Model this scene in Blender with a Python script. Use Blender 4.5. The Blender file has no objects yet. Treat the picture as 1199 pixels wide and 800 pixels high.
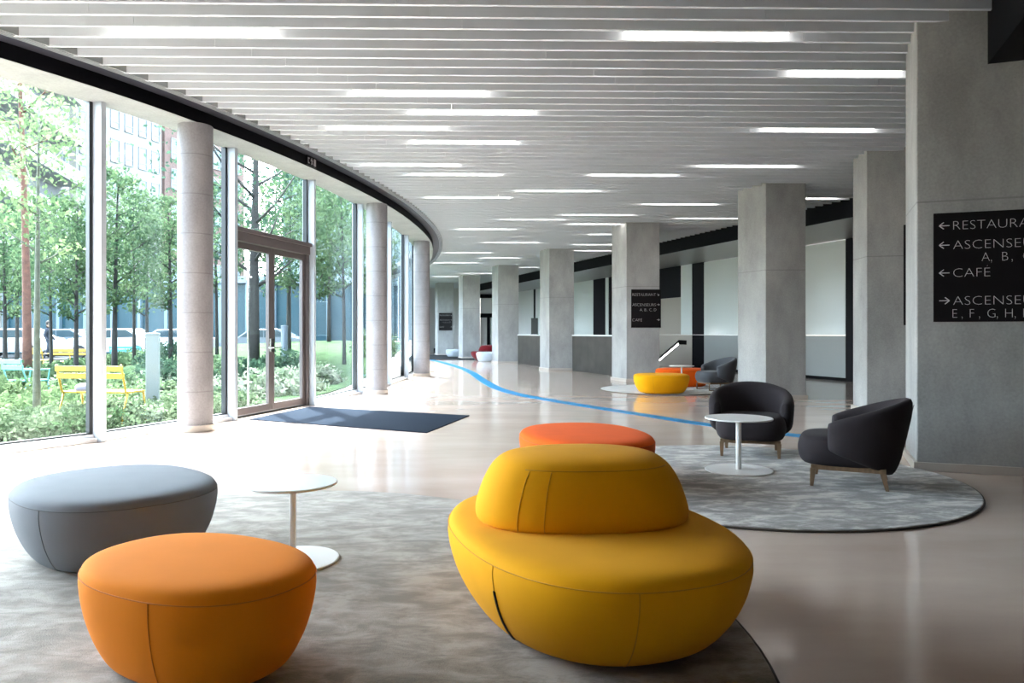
import bpy, bmesh, math, random
import numpy as np
from mathutils import Vector, Matrix
R = math.radians
random.seed(7); rng = np.random.default_rng(11)
S = bpy.context.scene
COL = S.collection

# ------------------------------------------------------------------ camera, sky, sun, exposure
F = 860.0; EYE = 1.25; HZ = 390.0; CX = 599.5
cam_d = bpy.data.cameras.new('camera'); cam = bpy.data.objects.new('camera', cam_d); COL.objects.link(cam)
cam.location = (0, 0, EYE); cam.rotation_euler = (R(90), 0, 0)
cam_d.sensor_width = 36; cam_d.lens = F / 1199 * 36; cam_d.shift_y = -(400 - HZ) / 1199
cam_d.clip_end = 400; S.camera = cam
w = bpy.data.worlds.new('sky'); S.world = w; w.use_nodes = True
nt = w.node_tree; nt.nodes.clear()
wo = nt.nodes.new('ShaderNodeOutputWorld'); bg = nt.nodes.new('ShaderNodeBackground'); sk = nt.nodes.new('ShaderNodeTexSky')
sk.sky_type = 'NISHITA'; sk.sun_disc = False; sk.sun_elevation = R(57); sk.sun_rotation = R(-29); sk.dust_density = 4.0; sk.air_density = 1.0
hs = nt.nodes.new('ShaderNodeHueSaturation'); hs.inputs['Saturation'].default_value = 0.45
nt.links.new(sk.outputs[0], hs.inputs['Color']); nt.links.new(hs.outputs[0], bg.inputs[0]); nt.links.new(bg.outputs[0], wo.inputs[0])
bg.inputs[1].default_value = 1.5
sun_d = bpy.data.lights.new('sun', 'SUN'); sun = bpy.data.objects.new('sun', sun_d); COL.objects.link(sun)
sun_d.energy = 10.0; sun_d.angle = R(0.6); sun_d.color = (1.0, 0.95, 0.88)
EL = R(57); SD = Vector((0.49 * math.cos(EL), -0.87 * math.cos(EL), -math.sin(EL)))
sun.rotation_euler = SD.to_track_quat('-Z', 'Y').to_euler()
S.view_settings.view_transform = 'Standard'; S.view_settings.look = 'None'
S.view_settings.gamma = 1.0; S.view_settings.use_curve_mapping = False
S.view_settings.exposure = 1.82
LAMP = 2.0
S.cycles.max_bounces = 10; S.cycles.diffuse_bounces = 6; S.cycles.glossy_bounces = 4; S.cycles.transparent_max_bounces = 24
S.cycles.caustics_reflective = False; S.cycles.caustics_refractive = False

# ------------------------------------------------------------------ helpers
def G(x, y, z=0.0):
    d = F * (EYE - z) / (y - HZ); return Vector(((x - CX) / F * d, d, z))
def D(x, y, d):
    return Vector(((x - CX) / F * d, d, EYE - (y - HZ) / F * d))

def tag(o, label=None, cat=None, group=None, kind=None):
    if label: o['label'] = label
    if cat: o['category'] = cat
    if group: o['group'] = group
    if kind: o['kind'] = kind
    return o
def link(name, me, m=None, parent=None, smooth=False):
    o = bpy.data.objects.new(name, me); COL.objects.link(o)
    if m: me.materials.append(m)
    if parent: o.parent = parent
    if smooth:
        for p in me.polygons: p.use_smooth = True
    return o
def empty(name, loc=(0, 0, 0), rz=0.0):
    o = bpy.data.objects.new(name, None); COL.objects.link(o); o.empty_display_size = 0.1
    o.location = loc; o.rotation_euler = (0, 0, rz); return o
def kids(o): return [c for c in COL.objects if c.parent == o]
def copy_tree(o, parent=None):
    c = o.copy(); COL.objects.link(c)
    if parent: c.parent = parent
    for ch in kids(o): copy_tree(ch, c)
    return c
class MB:
    def __init__(s): s.v = []; s.f = []
    def add(s, vs, fs):
        n = len(s.v); s.v += [tuple(p) for p in vs]; s.f += [tuple(i + n for i in f) for f in fs]; return s
    def box(s, x0, x1, y0, y1, z0, z1, M=None):
        P = [Vector(p) for p in ((x0,y0,z0),(x1,y0,z0),(x1,y1,z0),(x0,y1,z0),(x0,y0,z1),(x1,y0,z1),(x1,y1,z1),(x0,y1,z1))]
        if M: P = [M @ p for p in P]
        return s.add(P, [(0,3,2,1),(4,5,6,7),(0,1,5,4),(1,2,6,5),(2,3,7,6),(3,0,4,7)])
    def bar(s, a, b, w_, h_, up=(0, 0, 1)):
        a, b = Vector(a), Vector(b); d = (b - a).normalized(); u = Vector(up)
        if abs(d.dot(u)) > 0.98: u = Vector((1, 0, 0))
        r = d.cross(u).normalized(); u = r.cross(d).normalized()
        P = [q + r * (i * w_ / 2) + u * (j * h_ / 2) for q in (a, b) for i, j in ((-1,-1),(1,-1),(1,1),(-1,1))]
        return s.add(P, [(0,3,2,1),(4,5,6,7),(0,1,5,4),(1,2,6,5),(2,3,7,6),(3,0,4,7)])
    def tube(s, pts, rad, n=10, cap=True):
        pts = [Vector(p) for p in pts]; rr = rad if isinstance(rad, (list, tuple)) else [rad] * len(pts)
        V = []; Fc = []; ref = None
        for i, p in enumerate(pts):
            d = (pts[min(i + 1, len(pts) - 1)] - pts[max(i - 1, 0)]).normalized()
            if ref is None: ref = Vector((1, 0, 0)) if abs(d.x) < 0.9 else Vector((0, 1, 0))
            r = d.cross(ref).normalized(); u = r.cross(d).normalized(); ref = u
            for k in range(n):
                a = 2 * math.pi * k / n; V.append(p + (r * math.cos(a) + u * math.sin(a)) * rr[i])
        for i in range(len(pts) - 1):
            for k in range(n):
                Fc.append((i*n+k, i*n+(k+1) % n, (i+1)*n+(k+1) % n, (i+1)*n+k))
        if cap: Fc += [tuple(range(n - 1, -1, -1)), tuple(range((len(pts)-1)*n, len(pts)*n))]
        return s.add(V, Fc)
    def prism(s, poly, z0, z1):
        n = len(poly); V = [(p[0], p[1], z0) for p in poly] + [(p[0], p[1], z1) for p in poly]
        return s.add(V, [tuple(range(n - 1, -1, -1)), tuple(range(n, 2*n))] + [(i, (i+1) % n, n+(i+1) % n, n+i) for i in range(n)])
    def rings(s, rs, cap0=True, cap1=True):
        n = len(rs[0]); V = [p for r in rs for p in r]
        Fc = [(i*n+k, i*n+(k+1) % n, (i+1)*n+(k+1) % n, (i+1)*n+k) for i in range(len(rs)-1) for k in range(n)]
        if cap0: Fc.append(tuple(range(n - 1, -1, -1)))
        if cap1: Fc.append(tuple(range((len(rs)-1)*n, len(rs)*n)))
        return s.add(V, Fc)
    def build(s, name, m, parent=None, smooth=False, bevel=0, subsurf=0):
        me = bpy.data.meshes.new(name); me.from_pydata(s.v, [], s.f); me.update()
        bm = bmesh.new(); bm.from_mesh(me); bmesh.ops.recalc_face_normals(bm, faces=bm.faces); bm.to_mesh(me); bm.free()
        o = link(name, me, m, parent, smooth)
        if bevel:
            b = o.modifiers.new('bevel', 'BEVEL'); b.width = bevel; b.segments = 2; b.limit_method = 'ANGLE'
        if subsurf:
            b = o.modifiers.new('sub', 'SUBSURF'); b.levels = subsurf; b.render_levels = subsurf
        return o
def disc(r, z0, z1, n=64, c=(0, 0), e=0.004):
    ring = lambda rr, z: [(c[0] + rr * math.cos(2*math.pi*k/n), c[1] + rr * math.sin(2*math.pi*k/n), z) for k in range(n)]
    return MB().rings([ring(r - e, z0), ring(r, z0 + e), ring(r, z1 - e), ring(r - e, z1)])
def curve(pts):
    zs = [p[0] for p in pts]; xs = [p[1] for p in pts]; n = len(pts)
    t = [(xs[min(i+1, n-1)] - xs[max(i-1, 0)]) / (zs[min(i+1, n-1)] - zs[max(i-1, 0)]) for i in range(n)]
    def f(z):
        i = 0
        while i < n - 2 and z > zs[i+1]: i += 1
        h = zs[i+1] - zs[i]; u = (z - zs[i]) / h
        if u < 0: return xs[0] + t[0] * (z - zs[0])
        if u > 1: return xs[-1] + t[-1] * (z - zs[-1])
        return (2*u**3-3*u*u+1)*xs[i] + (u**3-2*u*u+u)*h*t[i] + (3*u*u-2*u**3)*xs[i+1] + (u**3-u*u)*h*t[i+1]
    return f

# ------------------------------------------------------------------ materials
def nodes(name):
    m = bpy.data.materials.new(name); m.use_nodes = True; n = m.node_tree
    return m, n, n.nodes['Principled BSDF']
def C4(c): return (c[0], c[1], c[2], 1.0)
def mat(name, col, rough=0.5, metal=0.0, spec=0.5, noise=0.0, nscale=8.0, bump=0.0, bscale=60.0, sheen=0.0, coat=0.0, emit=None, stretch=None):
    m, n, b = nodes(name); N = n.nodes; L = n.links
    b.inputs['Base Color'].default_value = C4(col); b.inputs['Roughness'].default_value = rough
    b.inputs['Metallic'].default_value = metal; b.inputs['Specular IOR Level'].default_value = spec
    b.inputs['Sheen Weight'].default_value = sheen; b.inputs['Coat Weight'].default_value = coat
    tc = N.new('ShaderNodeTexCoord'); src = tc.outputs['Object']
    if stretch:
        mp = N.new('ShaderNodeMapping'); mp.inputs['Scale'].default_value = stretch; L.new(src, mp.inputs[0]); src = mp.outputs[0]
    if noise:
        t = N.new('ShaderNodeTexNoise'); t.inputs['Scale'].default_value = nscale; t.inputs['Detail'].default_value = 6; L.new(src, t.inputs[0])
        r = N.new('ShaderNodeValToRGB'); r.color_ramp.elements[0].position = 0.3; r.color_ramp.elements[1].position = 0.7
        r.color_ramp.elements[0].color = C4([c * (1 - noise) for c in col]); r.color_ramp.elements[1].color = C4([min(1, c * (1 + noise)) for c in col])
        L.new(t.outputs[0], r.inputs[0]); L.new(r.outputs[0], b.inputs['Base Color'])
    if bump:
        t = N.new('ShaderNodeTexNoise'); t.inputs['Scale'].default_value = bscale; t.inputs['Detail'].default_value = 3; L.new(src, t.inputs[0])
        bp = N.new('ShaderNodeBump'); bp.inputs['Strength'].default_value = bump; bp.inputs['Distance'].default_value = 0.01
        L.new(t.outputs[0], bp.inputs['Height']); L.new(bp.outputs[0], b.inputs['Normal'])
    if emit:
        b.inputs['Emission Color'].default_value = C4(col); b.inputs['Emission Strength'].default_value = emit
    return m
def concrete(name, a, b_, lines=None, period=None, rough=0.75):
    m, n, b = nodes(name); N = n.nodes; L = n.links
    tc = N.new('ShaderNodeTexCoord'); geo = N.new('ShaderNodeNewGeometry')
    mp = N.new('ShaderNodeMapping'); mp.inputs['Scale'].default_value = (1.6, 1.6, 0.8); L.new(geo.outputs['Position'], mp.inputs[0])
    t = N.new('ShaderNodeTexNoise'); t.inputs['Scale'].default_value = 1.3; t.inputs['Detail'].default_value = 9; t.inputs['Roughness'].default_value = 0.62; L.new(mp.outputs[0], t.inputs[0])
    r = N.new('ShaderNodeValToRGB'); r.color_ramp.elements[0].position = 0.32; r.color_ramp.elements[1].position = 0.68
    r.color_ramp.elements[0].color = C4(a); r.color_ramp.elements[1].color = C4(b_); L.new(t.outputs[0], r.inputs[0])
    t2 = N.new('ShaderNodeTexNoise'); t2.inputs['Scale'].default_value = 45; t2.inputs['Detail'].default_value = 4; L.new(geo.outputs['Position'], t2.inputs[0])
    mx = N.new('ShaderNodeMix'); mx.data_type = 'RGBA'; mx.blend_type = 'MULTIPLY'; mx.inputs[0].default_value = 0.35
    L.new(r.outputs[0], mx.inputs[6]); L.new(t2.outputs[0], mx.inputs[7]); out = mx.outputs[2]
    # air bubbles
    vo = N.new('ShaderNodeTexVoronoi'); vo.inputs['Scale'].default_value = 9; L.new(geo.outputs['Position'], vo.inputs[0])
    lt = N.new('ShaderNodeMath'); lt.operation = 'LESS_THAN'; lt.inputs[1].default_value = 0.045; L.new(vo.outputs['Distance'], lt.inputs[0])
    m2 = N.new('ShaderNodeMix'); m2.data_type = 'RGBA'; m2.inputs[7].default_value = C4([c * 0.6 for c in a]); L.new(out, m2.inputs[6])
    sc = N.new('ShaderNodeMath'); sc.operation = 'MULTIPLY'; sc.inputs[1].default_value = 0.5; L.new(lt.outputs[0], sc.inputs[0]); L.new(sc.outputs[0], m2.inputs[0]); out = m2.outputs[2]
    sx = N.new('ShaderNodeSeparateXYZ'); L.new(geo.outputs['Position'], sx.inputs[0])
    def line(node):
        nonlocal out
        m3 = N.new('ShaderNodeMix'); m3.data_type = 'RGBA'; m3.inputs[7].default_value = C4([c * 0.55 for c in a]); L.new(out, m3.inputs[6])
        k = N.new('ShaderNodeMath'); k.operation = 'MULTIPLY'; k.inputs[1].default_value = 0.55; L.new(node.outputs[0], k.inputs[0]); L.new(k.outputs[0], m3.inputs[0]); out = m3.outputs[2]
    for z in lines or []:
        c = N.new('ShaderNodeMath'); c.operation = 'COMPARE'; c.inputs[1].default_value = z; c.inputs[2].default_value = 0.008; L.new(sx.outputs[2], c.inputs[0]); line(c)
    if period:
        mo = N.new('ShaderNodeMath'); mo.operation = 'MODULO'; mo.inputs[1].default_value = period; L.new(sx.outputs[2], mo.inputs[0])
        c = N.new('ShaderNodeMath'); c.operation = 'LESS_THAN'; c.inputs[1].default_value = 0.012; L.new(mo.outputs[0], c.inputs[0]); line(c)
    L.new(out, b.inputs['Base Color']); b.inputs['Roughness'].default_value = rough
    bp = N.new('ShaderNodeBump'); bp.inputs['Strength'].default_value = 0.12; bp.inputs['Distance'].default_value = 0.01
    L.new(t2.outputs[0], bp.inputs['Height']); L.new(bp.outputs[0], b.inputs['Normal'])
    return m
def floor_mat():
    m, n, b = nodes('polished_floor'); N = n.nodes; L = n.links
    geo = N.new('ShaderNodeNewGeometry')
    mp = N.new('ShaderNodeMapping'); mp.inputs['Scale'].default_value = (0.5, 1.5, 1); L.new(geo.outputs['Position'], mp.inputs[0])
    t = N.new('ShaderNodeTexNoise'); t.inputs['Scale'].default_value = 1.0; t.inputs['Detail'].default_value = 8; t.inputs['Roughness'].default_value = 0.6; L.new(mp.outputs[0], t.inputs[0])
    r = N.new('ShaderNodeValToRGB'); r.color_ramp.elements[0].position = 0.3; r.color_ramp.elements[1].position = 0.7
    r.color_ramp.elements[0].color = (0.51, 0.395, 0.335, 1); r.color_ramp.elements[1].color = (0.63, 0.51, 0.44, 1)
    L.new(t.outputs[0], r.inputs[0]); L.new(r.outputs[0], b.inputs['Base Color'])
    rr = N.new('ShaderNodeMapRange'); rr.inputs[3].default_value = 0.07; rr.inputs[4].default_value = 0.16; L.new(t.outputs[0], rr.inputs[0]); L.new(rr.outputs[0], b.inputs['Roughness'])
    b.inputs['IOR'].default_value = 1.6
    t2 = N.new('ShaderNodeTexNoise'); t2.inputs['Scale'].default_value = 3; L.new(mp.outputs[0], t2.inputs[0])
    bp = N.new('ShaderNodeBump'); bp.inputs['Strength'].default_value = 0.03; bp.inputs['Distance'].default_value = 0.02
    L.new(t2.outputs[0], bp.inputs['Height']); L.new(bp.outputs[0], b.inputs['Normal'])
    return m
def rug_mat(name, a, b_, c_):
    m, n, b = nodes(name); N = n.nodes; L = n.links
    geo = N.new('ShaderNodeNewGeometry')
    mp = N.new('ShaderNodeMapping'); mp.inputs['Scale'].default_value = (2.6, 5.0, 1); mp.inputs['Rotation'].default_value = (0, 0, R(12)); L.new(geo.outputs['Position'], mp.inputs[0])
    t = N.new('ShaderNodeTexNoise'); t.inputs['Scale'].default_value = 1.5; t.inputs['Detail'].default_value = 8; t.inputs['Roughness'].default_value = 0.68; t.inputs['Distortion'].default_value = 0.4; L.new(mp.outputs[0], t.inputs[0])
    r = N.new('ShaderNodeValToRGB'); e = r.color_ramp.elements; e[0].position = 0.41; e[1].position = 0.60; e[0].color = C4(a); e[1].color = C4(c_)
    k = e.new(0.5); k.color = C4(b_)
    L.new(t.outputs[0], r.inputs[0]); L.new(r.outputs[0], b.inputs['Base Color'])
    b.inputs['Roughness'].default_value = 0.75; b.inputs['Sheen Weight'].default_value = 0.25; b.inputs['Specular IOR Level'].default_value = 0.25
    t2 = N.new('ShaderNodeTexNoise'); t2.inputs['Scale'].default_value = 160; t2.inputs['Detail'].default_value = 2; L.new(geo.outputs['Position'], t2.inputs[0])
    bp = N.new('ShaderNodeBump'); bp.inputs['Strength'].default_value = 0.35; bp.inputs['Distance'].default_value = 0.008
    L.new(t2.outputs[0], bp.inputs['Height']); L.new(bp.outputs[0], b.inputs['Normal'])
    return m
def fabric(name, col, sheen=0.15):
    m, n, b = nodes(name); N = n.nodes; L = n.links
    tc = N.new('ShaderNodeTexCoord')
    t = N.new('ShaderNodeTexNoise'); t.inputs['Scale'].default_value = 320; t.inputs['Detail'].default_value = 2; L.new(tc.outputs['Object'], t.inputs[0])
    t3 = N.new('ShaderNodeTexNoise'); t3.inputs['Scale'].default_value = 5; t3.inputs['Detail'].default_value = 3; L.new(tc.outputs['Object'], t3.inputs[0])
    r = N.new('ShaderNodeMix'); r.data_type = 'RGBA'; r.inputs[6].default_value = C4([c * 0.93 for c in col]); r.inputs[7].default_value = C4([min(1, c * 1.07) for c in col])
    L.new(t3.outputs[0], r.inputs[0]); L.new(r.outputs[2], b.inputs['Base Color'])
    b.inputs['Roughness'].default_value = 0.85; b.inputs['Specular IOR Level'].default_value = 0.15
    b.inputs['Sheen Weight'].default_value = sheen; b.inputs['Sheen Roughness'].default_value = 0.5
    bp = N.new('ShaderNodeBump'); bp.inputs['Strength'].default_value = 0.15; bp.inputs['Distance'].default_value = 0.002
    L.new(t.outputs[0], bp.inputs['Height']); L.new(bp.outputs[0], b.inputs['Normal'])
    return m
def glass_mat(name, tint, refl=1.5):
    m = bpy.data.materials.new(name); m.use_nodes = True; n = m.node_tree; N = n.nodes; L = n.links; N.clear()
    o = N.new('ShaderNodeOutputMaterial'); mx = N.new('ShaderNodeMixShader'); tr = N.new('ShaderNodeBsdfTransparent'); gl = N.new('ShaderNodeBsdfGlossy'); lw = N.new('ShaderNodeLayerWeight'); pw = N.new('ShaderNodeMath'); fr = N.new('ShaderNodeMath')
    tr.inputs[0].default_value = C4(tint); gl.inputs['Roughness'].default_value = 0.0; gl.inputs[0].default_value = (0.9, 0.97, 1, 1)
    lw.inputs[0].default_value = 0.5; pw.operation = 'POWER'; pw.inputs[1].default_value = 5; L.new(lw.outputs['Facing'], pw.inputs[0])
    fr.operation = 'MULTIPLY_ADD'; fr.inputs[1].default_value = 0.5; fr.inputs[2].default_value = 0.018; L.new(pw.outputs[0], fr.inputs[0])
    L.new(fr.outputs[0], mx.inputs[0]); L.new(tr.outputs[0], mx.inputs[1]); L.new(gl.outputs[0], mx.inputs[2]); L.new(mx.outputs[0], o.inputs[0])
    return m
def leaf_mat(name, a, b_, trans=0.45):
    m = bpy.data.materials.new(name); m.use_nodes = True; n = m.node_tree; N = n.nodes; L = n.links; N.clear()
    o = N.new('ShaderNodeOutputMaterial'); mx = N.new('ShaderNodeMixShader'); df = N.new('ShaderNodeBsdfDiffuse'); tl = N.new('ShaderNodeBsdfTranslucent')
    geo = N.new('ShaderNodeNewGeometry'); t = N.new('ShaderNodeTexNoise'); t.inputs['Scale'].default_value = 2.2; t.inputs['Detail'].default_value = 5; L.new(geo.outputs['Position'], t.inputs[0])
    r = N.new('ShaderNodeValToRGB'); r.color_ramp.elements[0].position = 0.35; r.color_ramp.elements[1].position = 0.65; r.color_ramp.elements[0].color = C4(a); r.color_ramp.elements[1].color = C4(b_)
    L.new(t.outputs[0], r.inputs[0]); L.new(r.outputs[0], df.inputs[0]); L.new(r.outputs[0], tl.inputs[0]); mx.inputs[0].default_value = trans
    L.new(df.outputs[0], mx.inputs[1]); L.new(tl.outputs[0], mx.inputs[2]); L.new(mx.outputs[0], o.inputs[0])
    return m
M = dict(
    floor=floor_mat(),
    col=concrete('square_column_concrete', (0.34, 0.335, 0.33), (0.50, 0.495, 0.485), lines=[2.44]),
    rcol=concrete('round_column_concrete', (0.25, 0.235, 0.25), (0.37, 0.35, 0.365), period=0.5),
    soffit=concrete('soffit_concrete', (0.36, 0.365, 0.365), (0.46, 0.465, 0.465)),
    slat=mat('slat_metal', (0.64, 0.67, 0.71), 0.35, 0.0, 0.5),
    plenum=mat('plenum_grey', (0.09, 0.09, 0.095), 0.7),
    rsoffit=mat('grey_soffit_panel', (0.26, 0.27, 0.27), 0.35),
    closure=mat('closure_grey', (0.33, 0.35, 0.35), 0.7),
    black=mat('black_panel', (0.004, 0.004, 0.006), 0.5, spec=0.08),
    darkband=mat('dark_band', (0.022, 0.022, 0.03), 0.4, spec=0.4),
    slot=mat('slot_metal', (0.42, 0.44, 0.46), 0.4, 0.3),
    wall=mat('plaster_wall', (0.62, 0.61, 0.60), 0.6, noise=0.03),
    darkwall=mat('dark_wall', (0.24, 0.235, 0.23), 0.6, noise=0.05),
    wwall=mat('white_wall', (0.78, 0.78, 0.77), 0.5),
    frost=mat('frosted_panel', (0.80, 0.84, 0.825), 0.12, spec=0.7),
    frostlow=mat('grey_lower_panel', (0.40, 0.42, 0.42), 0.25),
    darkpan=mat('dark_partition', (0.010, 0.009, 0.012), 0.5, spec=0.1),
    beige=mat('beige_panel', (0.42, 0.37, 0.32), 0.4),
    counter=mat('counter_front', (0.055, 0.049, 0.043), 0.5, spec=0.2, noise=0.25, nscale=2),
    ctop=mat('counter_top', (0.75, 0.76, 0.75), 0.3),
    skirt=mat('skirting', (0.50, 0.44, 0.39), 0.3),
    alu=mat('mullion_aluminium', (0.42, 0.46, 0.51), 0.4, 0.0),
    gasket=mat('gasket', (0.01, 0.012, 0.015), 0.5),
    doorf=mat('door_frame_bronze', (0.12, 0.10, 0.10), 0.4, 0.3),
    steel=mat('steel', (0.6, 0.6, 0.6), 0.25, 1.0),
    sill=mat('sill_metal', (0.6, 0.6, 0.62), 0.35),
    glass=glass_mat('window_glass', (0.87, 0.94, 0.96)),
    yellow=fabric('yellow_fabric', (0.80, 0.355, 0.001), 0.03), yseam=fabric('yellow_seam', (0.6, 0.26, 0.001)),
    orange=fabric('amber_orange_fabric', (0.83, 0.235, 0.004), 0.03), oseam=fabric('amber_seam', (0.6, 0.16, 0.004)),
    vorange=fabric('vivid_orange_fabric', (0.80, 0.105, 0.003), 0.03), vseam=fabric('vivid_orange_seam', (0.45, 0.06, 0.005)),
    grey=fabric('blue_grey_fabric', (0.20, 0.215, 0.245), 0.05), gseam=fabric('grey_seam', (0.10, 0.11, 0.12)),
    pale=fabric('pale_blue_fabric', (0.55, 0.60, 0.66)), pseam=fabric('pale_seam', (0.3, 0.33, 0.38)),
    red=fabric('red_fabric', (0.14, 0.004, 0.008)), rseam=fabric('red_seam', (0.15, 0.006, 0.01)),
    char=fabric('charcoal_fabric', (0.029, 0.0235, 0.027), 0.03), cseam=fabric('charcoal_seam', (0.02, 0.018, 0.02)),
    mgrey=fabric('mid_grey_fabric', (0.085, 0.088, 0.10)),
    wood=mat('oak', (0.20, 0.125, 0.07), 0.5, noise=0.25, nscale=4, stretch=(8, 8, 1)),
    white=mat('white_lacquer', (0.80, 0.79, 0.78), 0.3), 
    rug=rug_mat('rug_front', (0.135, 0.108, 0.083), (0.21, 0.175, 0.142), (0.31, 0.268, 0.225)),
    rug2=rug_mat('rug_rear', (0.11, 0.093, 0.082), (0.21, 0.183, 0.163), (0.46, 0.41, 0.37)),
    rug3=rug_mat('rug_far', (0.38, 0.36, 0.33), (0.47, 0.45, 0.42), (0.55, 0.53, 0.5)),
    rugedge=mat('rug_edge', (0.06, 0.045, 0.035), 0.9),
    matt=mat('entrance_mat_fabric', (0.012, 0.018, 0.030), 0.95, spec=0.05, noise=0.4, nscale=90, bump=0.4, bscale=200),
    blue=mat('blue_stripe', (0.0, 0.20, 0.44), 0.35, spec=0.3),
    sign=mat('sign_panel', (0.006, 0.004, 0.005), 0.55, spec=0.2), letter=mat('sign_letters', (0.62, 0.60, 0.60), 0.5),
    lamp=mat('lamp_diffuser', (1.0, 0.96, 0.9), 0.5, emit=LAMP), led=mat('lamp_strip', (1.0, 0.97, 0.92), 0.5, emit=6.0),
    lhouse=mat('lamp_housing', (0.7, 0.7, 0.7), 0.5),
    screen=mat('black_screen', (0.006, 0.006, 0.007), 0.3),
    # outdoors
    soil=mat('soil', (0.035, 0.045, 0.025), 0.95, spec=0.03, noise=0.5, nscale=2.5), path=mat('path_gravel', (0.38, 0.37, 0.34), 0.9, spec=0.03, noise=0.12, nscale=6),
    paving=mat('pale_paving', (0.42, 0.42, 0.41), 0.8, noise=0.06), lawn=mat('lawn', (0.030, 0.054, 0.024), 0.95, spec=0.03, noise=0.35, nscale=5, bump=0.5, bscale=40),
    asphalt=mat('asphalt', (0.04, 0.043, 0.046), 0.9, spec=0.03, noise=0.15), trunk=mat('bark', (0.022, 0.020, 0.018), 0.9, noise=0.35, nscale=10),
    redbark=mat('red_bark', (0.10, 0.042, 0.028), 0.9, noise=0.3, nscale=10), palebark=mat('pale_bark', (0.085, 0.09, 0.065), 0.9, noise=0.3, nscale=10),
    leaf1=leaf_mat('leaf_mid', (0.030, 0.060, 0.032), (0.085, 0.125, 0.065)), leaf2=leaf_mat('leaf_light', (0.06, 0.10, 0.045), (0.13, 0.175, 0.085)),
    leaf3=leaf_mat('leaf_dark', (0.018, 0.040, 0.028), (0.045, 0.08, 0.05)), cover=leaf_mat('ground_cover_leaf', (0.05, 0.085, 0.04), (0.17, 0.205, 0.13), 0.3),
    flower=leaf_mat('blossom', (0.07, 0.115, 0.06), (0.30, 0.32, 0.26), 0.3),
    benchy=mat('yellow_paint', (0.42, 0.26, 0.02), 0.4), bencht=mat('turquoise_paint', (0.14, 0.36, 0.36), 0.4), bencht2=mat('strong_turquoise_paint', (0.03, 0.28, 0.32), 0.4),
    cloth=mat('blue_grey_cloth', (0.22, 0.22, 0.32), 0.9), post=mat('pale_post_metal', (0.20, 0.235, 0.25), 0.4), lpost=mat('blue_grey_post', (0.12, 0.15, 0.18), 0.4),
    bwhite=mat('facade_white', (0.27, 0.265, 0.265), 0.8), bstone=mat('facade_stone', (0.24, 0.23, 0.22), 0.8), brick=mat('facade_brick', (0.14, 0.085, 0.072), 0.85, noise=0.15, nscale=3),
    recess=mat('dark_recess', (0.05, 0.055, 0.06), 0.6), bglass=mat('facade_window_glass', (0.10, 0.14, 0.16), 0.15, spec=0.5),
    bframe=mat('facade_window_frame', (0.22, 0.22, 0.22), 0.6), tglass=mat('teal_glass', (0.018, 0.05, 0.065), 0.2, spec=0.3), tpost=mat('teal_post', (0.11, 0.16, 0.19), 0.5),
    carw=mat('car_white', (0.38, 0.40, 0.42), 0.25, coat=0.5), carg=mat('car_grey', (0.09, 0.11, 0.13), 0.25, coat=0.5), tyre=mat('tyre', (0.02, 0.02, 0.02), 0.8), cglass=mat('car_glass', (0.03, 0.05, 0.06), 0.08),
    coatc=mat('dark_coat', (0.02, 0.025, 0.04), 0.9), skin=mat('skin', (0.5, 0.32, 0.24), 0.6), hair=mat('dark_hair', (0.02, 0.015, 0.012), 0.7),
)

# ------------------------------------------------------------------ setting
glassX = curve([(-6, -16.5), (-4, -14.6), (0, -11.0), (2, -9.3), (4, -7.75), (6.3, -6.1), (8.46, -4.8), (10.54, -4.07), (12.75, -3.54), (15.1, -3.19), (17.5, -3.0), (19.9, -2.93), (22.3, -2.97), (24.7, -3.15), (27.1, -3.45), (29.5, -3.9), (34, -5.1), (40, -7.2), (47, -10.4)])
edgeX = curve([(-6, -15.7), (-4, -13.8), (0, -10.2), (2, -8.5), (4, -6.95), (5.5, -5.9), (7.08, -4.93), (8.87, -4.1), (11.69, -3.25), (15.2, -2.6), (18, -2.37), (21.1, -2.35), (24, -2.58), (27, -3.0), (29.7, -3.55), (34, -4.7), (40, -6.8), (47, -10.0)])
HC = 4.06; HS = 3.9; ZB, ZE = -6.0, 47.0
def pn(fx, z, off):
    e = 0.05; s = (fx(z + e) - fx(z - e)) / (2 * e); n = Vector((1, -s)).normalized()
    return Vector((fx(z) + n.x * off, z + n.y * off))
FAX = lambda z: 7.08 - 0.334 * (z - 15.6)      # black fascia over the right side
HR = 3.69
PAX = lambda z: 8.23 - 0.336 * (z - 20.3)      # partition wall behind it
zz = [ZB + i * (ZE - ZB) / 80 for i in range(81)]
mb = MB()
L_ = [(glassX(z) - 0.06, z) for z in zz]
mb.prism(L_ + [(16, ZE), (16, ZB)], -0.12, 0.0)
floor = mb.build('floor', M['floor']); tag(floor, 'glossy pale beige polished resin floor of the lobby', 'floor', kind='structure')

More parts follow.
